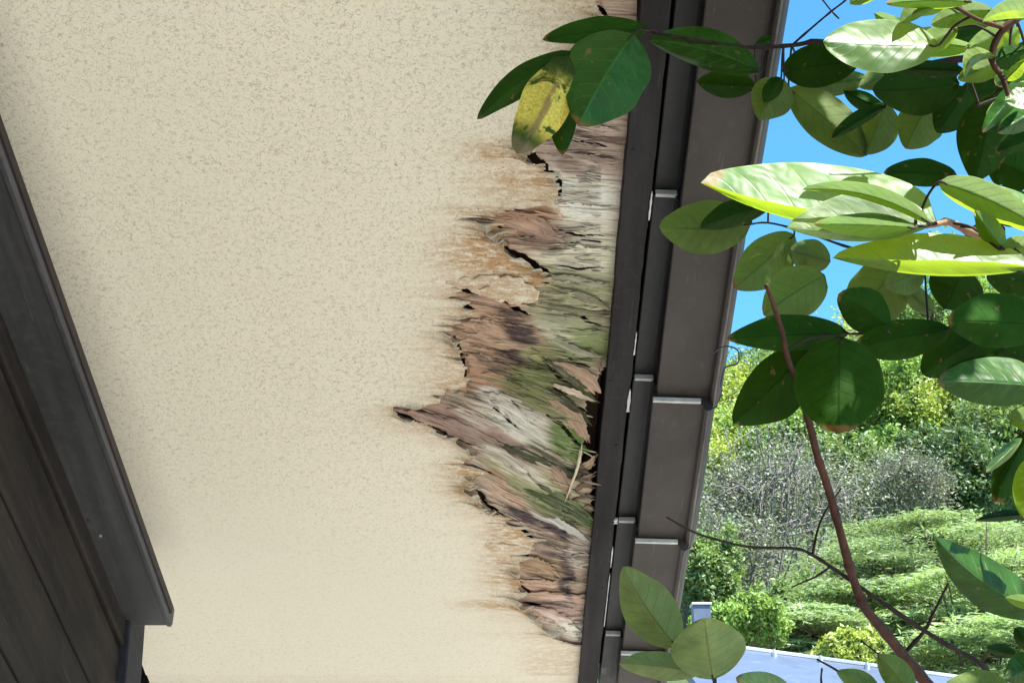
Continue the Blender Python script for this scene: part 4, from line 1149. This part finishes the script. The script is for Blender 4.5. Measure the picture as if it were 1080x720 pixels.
def leaf(base, tip, wl, wr, d0, d1, kl=0.0, kr=0.0, bend=0.0, bow=0.0, mat='leaf', top=False, wav=0.0015, seed=None, petiole=True):
    """leaf from base to tip (px); wl / wr half widths left and right of the midrib in px, negative to fold
    a half back over the other; kl / kr how far (m) each margin lies beyond the midrib; bow: arching of the midrib (m)"""
    seed = seed if seed is not None else int(abs(base[0] * 7 + base[1] * 13 + tip[0]))
    b = np.array(base, float); e = np.array(tip, float); L = np.linalg.norm(e - b)
    dr = (e - b) / L; nr = np.array([-dr[1], dr[0]])
    ns, nw = 26, 13
    if mat == 'leaf' and d0 > 1.45: mat = 'leaf_half_shade'  # farther leaves take the copy with shade in its colour
    rnd_ = random.Random(seed)
    wl *= 1.06; wr *= 1.06; wav = wav * rnd_.uniform(1.0, 2.6); bend = bend + rnd_.uniform(-.035, .035) * L
    s = np.linspace(0, 1, ns); v = np.linspace(-1, 1, nw)
    w = np.sin(np.pi * s ** rnd_.uniform(.80, .95)) ** rnd_.uniform(.50, .66) * (1 - rnd_.uniform(.15, .35) * s ** 4)
    w[-1] = 0.0; w[0] = .03
    w = w / w.max()
    wob = 1 + .10 * (vn(s * 5, s * 0 + seed, 301) - .5)
    wob2 = 1 + .10 * (vn(s * 5 + 9, s * 0 + seed, 303) - .5)
    W = np.where(v[None] < 0, wl * v[None] * wob[:, None], wr * v[None] * wob2[:, None]) * w[:, None]
    cx = b[0] + dr[0] * L * s + nr[0] * bend * 4 * s * (1 - s); cy = b[1] + dr[1] * L * s + nr[1] * bend * 4 * s * (1 - s)
    # margins sweep a little towards the tip
    PX = cx[:, None] + nr[0] * W + dr[0] * np.abs(v[None]) * w[:, None] * L * .03
    PY = cy[:, None] + nr[1] * W + dr[1] * np.abs(v[None]) * w[:, None] * L * .03
    av = np.abs(v[None])
    D = (d0 + (d1 - d0) * s)[:, None] + np.where(v[None] < 0, kl, kr) * av ** 1.15 * w[:, None] + bow * 4 * (s * (1 - s))[:, None]
    D = D + wav * 2 * (vn(s[:, None] * 4.5 + seed, v[None] * 1.6 + seed, 302) - .5) * (0.3 + av) + .0009 * np.sin(np.abs(v[None]) * -4 + s[:, None] * 50) * av * (1 - av) * 2
    P = at(PX, PY, D)
    if top: P = P[:, ::-1]
    n, m = PX.shape; idx = np.arange(n * m).reshape(n, m)
    F = np.stack([idx[:-1, :-1], idx[:-1, 1:], idx[1:, 1:], idx[1:, :-1]], -1).reshape(-1, 4)
    A = np.stack([np.broadcast_to(s[:, None], PX.shape), np.broadcast_to(v[None], PX.shape), 0 * PX], -1)
    o = mesh_obj('leaf', P.reshape(-1, 3), F, M[mat], None, True, {'leaf': ('FLOAT_VECTOR', A.reshape(-1, 3))})
    adopt(o, tree)
    if petiole:
        p0 = P[0, nw // 2]; j = np.argmin(np.linalg.norm(ALLB - p0, axis=1)); p1 = ALLB[j]
        dd = np.linalg.norm(p1 - p0)
        if .004 < dd < .075:
            r_ = np.array([0, 0, .12 * dd]); qd = smooth_path([p1, (p0 + p1) / 2 + r_, p0, P[2, nw // 2]], 4)
            V, F = tube(qd, np.linspace(.0012, .0008, len(qd)), 6)
            c = mesh_obj('petiole', [tuple(x) for x in V], F, M['bark_dark']); c.parent = o
    return o

# winding: seen from the camera the sheet shows its underside unless top=True
DK = 'leaf_shade'  # leaf with shade painted into its green
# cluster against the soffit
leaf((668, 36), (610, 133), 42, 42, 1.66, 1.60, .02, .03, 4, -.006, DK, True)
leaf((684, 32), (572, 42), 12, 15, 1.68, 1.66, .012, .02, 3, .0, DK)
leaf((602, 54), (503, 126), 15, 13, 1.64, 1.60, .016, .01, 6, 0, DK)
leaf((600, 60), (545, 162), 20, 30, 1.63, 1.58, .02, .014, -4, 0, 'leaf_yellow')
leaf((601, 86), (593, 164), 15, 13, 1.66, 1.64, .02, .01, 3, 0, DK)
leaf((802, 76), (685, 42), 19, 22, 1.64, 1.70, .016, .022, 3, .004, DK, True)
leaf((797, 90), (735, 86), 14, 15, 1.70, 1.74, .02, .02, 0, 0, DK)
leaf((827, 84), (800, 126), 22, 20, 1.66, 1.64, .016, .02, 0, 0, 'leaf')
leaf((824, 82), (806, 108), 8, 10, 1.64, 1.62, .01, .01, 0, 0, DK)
leaf((798, 46), (816, 40), 5, 5, 1.68, 1.66, .01, .01, 0, 0, DK)
# upper middle
leaf((825, 75), (907, 65), 22, 22, 1.66, 1.62, .014, .018, 0, 0, DK)
leaf((848, 90), (916, 82), 13, 14, 1.70, 1.68, .014, .018, 0, 0, 'leaf')
leaf((832, 93), (915, 164), 24, 22, 1.68, 1.64, .018, .02, -3, 0, 'leaf')
leaf((934, 112), (876, 147), 5, 10, 1.63, 1.60, .01, .016, 0, 0, DK)
leaf((934, 108), (912, 163), 24, 17, 1.66, 1.64, .012, .016, 0, 0, 'leaf')
leaf((990, 48), (868, 44), 28, 26, 1.20, 1.19, -.006, .034, 2, .004, 'leaf', True)
leaf((922, 14), (1034, 50), 10, 17, 1.36, 1.32, .016, .02, 8, 0, 'leaf')
leaf((1018, 75), (934, 71), 8, 9, 1.42, 1.46, .02, .02, 0, 0, DK)
leaf((1012, 88), (920, 95), 26, 26, 1.52, 1.50, .014, .018, 0, 0, DK)
leaf((1020, 92), (988, 140), 20, 20, 1.54, 1.52, .012, .018, 0, 0, DK)
leaf((980, 108), (955, 157), 26, 20, 1.60, 1.60, .014, .018, 0, 0, 'leaf')
leaf((1048, 100), (1028, 192), 30, 28, 1.46, 1.46, .014, .018, 0, 0, DK)
leaf((1010, 186), (932, 182), 14, 15, 1.50, 1.52, .014, .018, 0, 0, DK)
# the sunlit spray: leaves folded along the midrib, glossy face up and translucent underside towards us
leaf((988, 236), (739, 193), -14, 62, 1.135, 1.090, -.010, .066, -20, .0, 'leaf', True)
leaf((982, 237), (830, 240), 10, 40, 1.11, 1.04, .006, .050, -6, 0, 'leaf', True)
leaf((982, 236), (846, 200), 5, 12, 1.10, 1.05, .01, .014, 8, 0, 'leaf')
leaf((966, 240), (858, 236), 12, 12, 1.09, 1.04, .012, .022, 3, 0, 'leaf')
leaf((990, 192), (1096, 240), 18, 17, 1.12, 1.14, .02, .026, -8, -.004, 'leaf')
leaf((1090, 284), (878, 272), -15, 42, 1.125, 1.08, -.012, .042, -8, 0, 'leaf', True)
leaf((1058, 262), (1028, 222), 10, 14, 1.14, 1.12, .016, .016, 0, 0, 'leaf')
leaf((1052, 262), (1110, 262), 12, 14, 1.14, 1.16, .01, .016, 0, 0, 'leaf')
leaf((1110, 236), (1046, 196), 22, 12, 1.22, 1.26, .03, .02, 0, 0, 'leaf', True)
leaf((1090, 190), (1054, 172), 22, 22, 1.34, 1.36, .02, .02, 0, 0, DK)
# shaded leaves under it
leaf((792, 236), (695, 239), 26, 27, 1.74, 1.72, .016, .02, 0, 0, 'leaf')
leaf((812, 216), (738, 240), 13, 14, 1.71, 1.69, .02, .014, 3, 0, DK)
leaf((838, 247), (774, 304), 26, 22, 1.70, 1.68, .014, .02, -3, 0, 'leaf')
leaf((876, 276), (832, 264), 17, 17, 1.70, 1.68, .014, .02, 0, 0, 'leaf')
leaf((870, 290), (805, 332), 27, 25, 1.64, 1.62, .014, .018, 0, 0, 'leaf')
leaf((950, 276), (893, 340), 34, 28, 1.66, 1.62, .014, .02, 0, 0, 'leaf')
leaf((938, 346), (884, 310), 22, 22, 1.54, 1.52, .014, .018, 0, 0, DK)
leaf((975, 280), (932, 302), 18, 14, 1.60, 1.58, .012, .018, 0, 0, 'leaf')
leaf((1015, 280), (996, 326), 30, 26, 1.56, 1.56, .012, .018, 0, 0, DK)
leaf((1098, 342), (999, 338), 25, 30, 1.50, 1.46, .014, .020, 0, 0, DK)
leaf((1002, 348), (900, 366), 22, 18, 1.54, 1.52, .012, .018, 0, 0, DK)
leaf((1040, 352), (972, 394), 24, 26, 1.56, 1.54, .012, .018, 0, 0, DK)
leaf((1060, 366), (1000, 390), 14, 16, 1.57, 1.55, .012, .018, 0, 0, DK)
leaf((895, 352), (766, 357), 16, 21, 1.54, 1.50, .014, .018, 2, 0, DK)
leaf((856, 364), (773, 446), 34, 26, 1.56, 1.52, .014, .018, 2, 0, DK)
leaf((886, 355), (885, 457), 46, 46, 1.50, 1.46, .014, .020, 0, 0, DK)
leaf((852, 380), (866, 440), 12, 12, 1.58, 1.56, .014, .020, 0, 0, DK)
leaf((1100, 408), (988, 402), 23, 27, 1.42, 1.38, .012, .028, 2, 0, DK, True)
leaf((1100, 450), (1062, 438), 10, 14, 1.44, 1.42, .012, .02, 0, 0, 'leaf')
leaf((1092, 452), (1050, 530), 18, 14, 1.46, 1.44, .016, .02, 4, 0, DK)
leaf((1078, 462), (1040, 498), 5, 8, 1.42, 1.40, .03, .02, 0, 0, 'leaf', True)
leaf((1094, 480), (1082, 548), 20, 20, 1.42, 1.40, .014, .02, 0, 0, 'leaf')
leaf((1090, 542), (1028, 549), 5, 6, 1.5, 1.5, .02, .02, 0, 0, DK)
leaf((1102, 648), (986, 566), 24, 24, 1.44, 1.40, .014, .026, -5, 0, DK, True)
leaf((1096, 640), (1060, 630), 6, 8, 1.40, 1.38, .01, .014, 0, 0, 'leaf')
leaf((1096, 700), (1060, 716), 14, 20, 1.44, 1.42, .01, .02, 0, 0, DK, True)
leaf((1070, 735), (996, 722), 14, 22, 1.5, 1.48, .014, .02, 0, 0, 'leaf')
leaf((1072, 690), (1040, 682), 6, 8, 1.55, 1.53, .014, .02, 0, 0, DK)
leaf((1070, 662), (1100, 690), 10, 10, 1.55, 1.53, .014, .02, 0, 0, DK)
# bottom left cluster
leaf((714, 682), (657, 597), 24, 27, 1.62, 1.60, .018, .016, -3, 0, 'leaf_pale')
leaf((738, 709), (653, 699), 14, 15, 1.60, 1.56, .012, .02, 3, 0, 'leaf_pale')
leaf((752, 716), (743, 651), 37, 37, 1.57, 1.52, .012, .014, 0, 0, 'leaf_pale')
leaf((838, 738), (776, 714), 14, 16, 1.54, 1.52, .012, .018, 0, 0, 'leaf_pale')
leaf((928, 732), (882, 707), 10, 13, 1.53, 1.51, .012, .018, 0, 0, 'leaf')
leaf((962, 732), (926, 690), 13, 17, 1.55, 1.53, .012, .018, 0, 0, 'leaf')
# sunlit tangle in the upper right corner
leaf((1024, 2), (934, 4), 8, 10, 1.14, 1.12, .02, .02, 0, 0, 'leaf')
leaf((1000, 2), (962, 16), 8, 8, 1.16, 1.14, .014, .014, 0, 0, 'leaf')
leaf((1048, 12), (982, 26), 14, 12, 1.20, 1.18, .014, .018, 4, 0, 'leaf')
leaf((1100, 20), (1036, 24), -8, 20, 1.16, 1.14, -.01, .03, 0, 0, 'leaf')
leaf((1066, 24), (1018, 52), 14, 10, 1.24, 1.22, .014, .018, 0, 0, 'leaf')
leaf((1076, 30), (1030, 64), 14, 12, 1.28, 1.26, .014, .018, 0, 0, 'leaf')
leaf((1082, 52), (1044, 66), 14, 10, 1.22, 1.2, .014, .018, 0, 0, DK)
leaf((1052, 62), (1018, 84), -8, 17, 1.18, 1.16, -.01, .02, 8, 0, 'leaf')
leaf((1060, 84), (1084, 62), 5, 8, 1.18, 1.16, .01, .02, 0, 0, 'leaf')
leaf((1104, 98), (1060, 106), 12, 16, 1.2, 1.195, -.008, .012, 0, 0, 'leaf', True)
leaf((1090, 78), (1036, 140), 8, 12, 1.26, 1.24, .03, .01, 0, 0, DK, True)
leaf((1100, 112), (1052, 140), 12, 14, 1.28, 1.26, .02, .02, 0, 0, DK, True)
leaf((1096, 140), (1050, 160), 14, 14, 1.4, 1.4, .02, .02, 0, 0, DK)
leaf((930, -14), (896, 4), 8, 10, 1.4, 1.4, .02, .02, 0, 0, 'leaf')
leaf((968, 34), (990, 44), 10, 10, 1.3, 1.3, .02, .02, 0, 0, DK)

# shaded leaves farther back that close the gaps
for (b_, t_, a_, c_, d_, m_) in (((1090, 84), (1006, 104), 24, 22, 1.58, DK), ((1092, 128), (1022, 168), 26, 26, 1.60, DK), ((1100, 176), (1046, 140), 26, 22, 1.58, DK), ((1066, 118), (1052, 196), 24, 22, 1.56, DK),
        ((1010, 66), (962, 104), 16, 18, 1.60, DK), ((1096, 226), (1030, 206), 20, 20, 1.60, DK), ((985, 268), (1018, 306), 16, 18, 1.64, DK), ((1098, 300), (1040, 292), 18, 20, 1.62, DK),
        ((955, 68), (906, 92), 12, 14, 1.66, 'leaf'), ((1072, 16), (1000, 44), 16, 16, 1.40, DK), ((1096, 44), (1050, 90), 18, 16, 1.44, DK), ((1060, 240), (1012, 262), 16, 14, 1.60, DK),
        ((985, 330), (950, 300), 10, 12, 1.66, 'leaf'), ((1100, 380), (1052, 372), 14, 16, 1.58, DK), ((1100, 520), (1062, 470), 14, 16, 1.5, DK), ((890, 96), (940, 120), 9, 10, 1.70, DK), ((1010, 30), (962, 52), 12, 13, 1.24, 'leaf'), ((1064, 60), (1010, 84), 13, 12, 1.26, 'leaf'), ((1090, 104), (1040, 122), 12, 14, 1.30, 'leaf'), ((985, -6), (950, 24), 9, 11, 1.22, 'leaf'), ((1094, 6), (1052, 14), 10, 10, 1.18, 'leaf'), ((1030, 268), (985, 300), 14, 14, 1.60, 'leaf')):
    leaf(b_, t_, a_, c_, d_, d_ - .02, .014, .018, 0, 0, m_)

# unseen upper crown, added above the picture to shade the lower leaves
def shade_crown():
    rng = np.random.default_rng(77)
    n = 900
    C = np.stack([rng.uniform(.42, 1.55, n), rng.uniform(.93, 2.1, n), rng.uniform(2.80, 3.45, n)], 1)
    C = C[(C[:, 2] - 1.6) / C[:, 1] > .74]
    Vs = []; Fs = []; A = []
    for c in C:
        a = rng.normal(size=3); a[2] = a[2] * .3 - .2; a /= np.linalg.norm(a)
        b = np.cross(a, [0, 0, 1]) + rng.normal(size=3) * .3; b -= a * (a @ b); b /= np.linalg.norm(b); nn = np.cross(a, b)
        L = rng.uniform(.09, .14); W = L * .27
        o = len(Vs)
        for s_ in np.linspace(0, 1, 6):
            w = max(.02, math.sin(math.pi * s_ ** .86)) ** .72 * (1 - .3 * s_ ** 3)
            for v in (-1, 0, 1):
                Vs.append(c + a * L * (s_ - .5) + b * W * w * v + nn * (.15 * W * abs(v) - .12 * L * s_ * s_)); A.append((s_, v, 0))
        for i in range(5):
            for j in range(2):
                k = o + i * 3 + j; Fs.append((k, k + 1, k + 4, k + 3))
    o = mesh_obj('crown', np.array(Vs), np.array(Fs), M['leaf'], None, True, {'leaf': ('FLOAT_VECTOR', np.array(A))})
    adopt(o, tree); o['kind'] = 'stuff'
    for k in range(7):
        e = C[rng.integers(len(C))]; l = smooth_path([q_trunk[-8 + k % 4], (q_trunk[-1] + e) / 2 + [0, 0, .1], e], 5)
        V, F = tube(l, np.linspace(.014, .003, len(l)), 6); adopt(mesh_obj('branch', [tuple(v) for v in V], F, M['bark']), tree)
shade_crown()
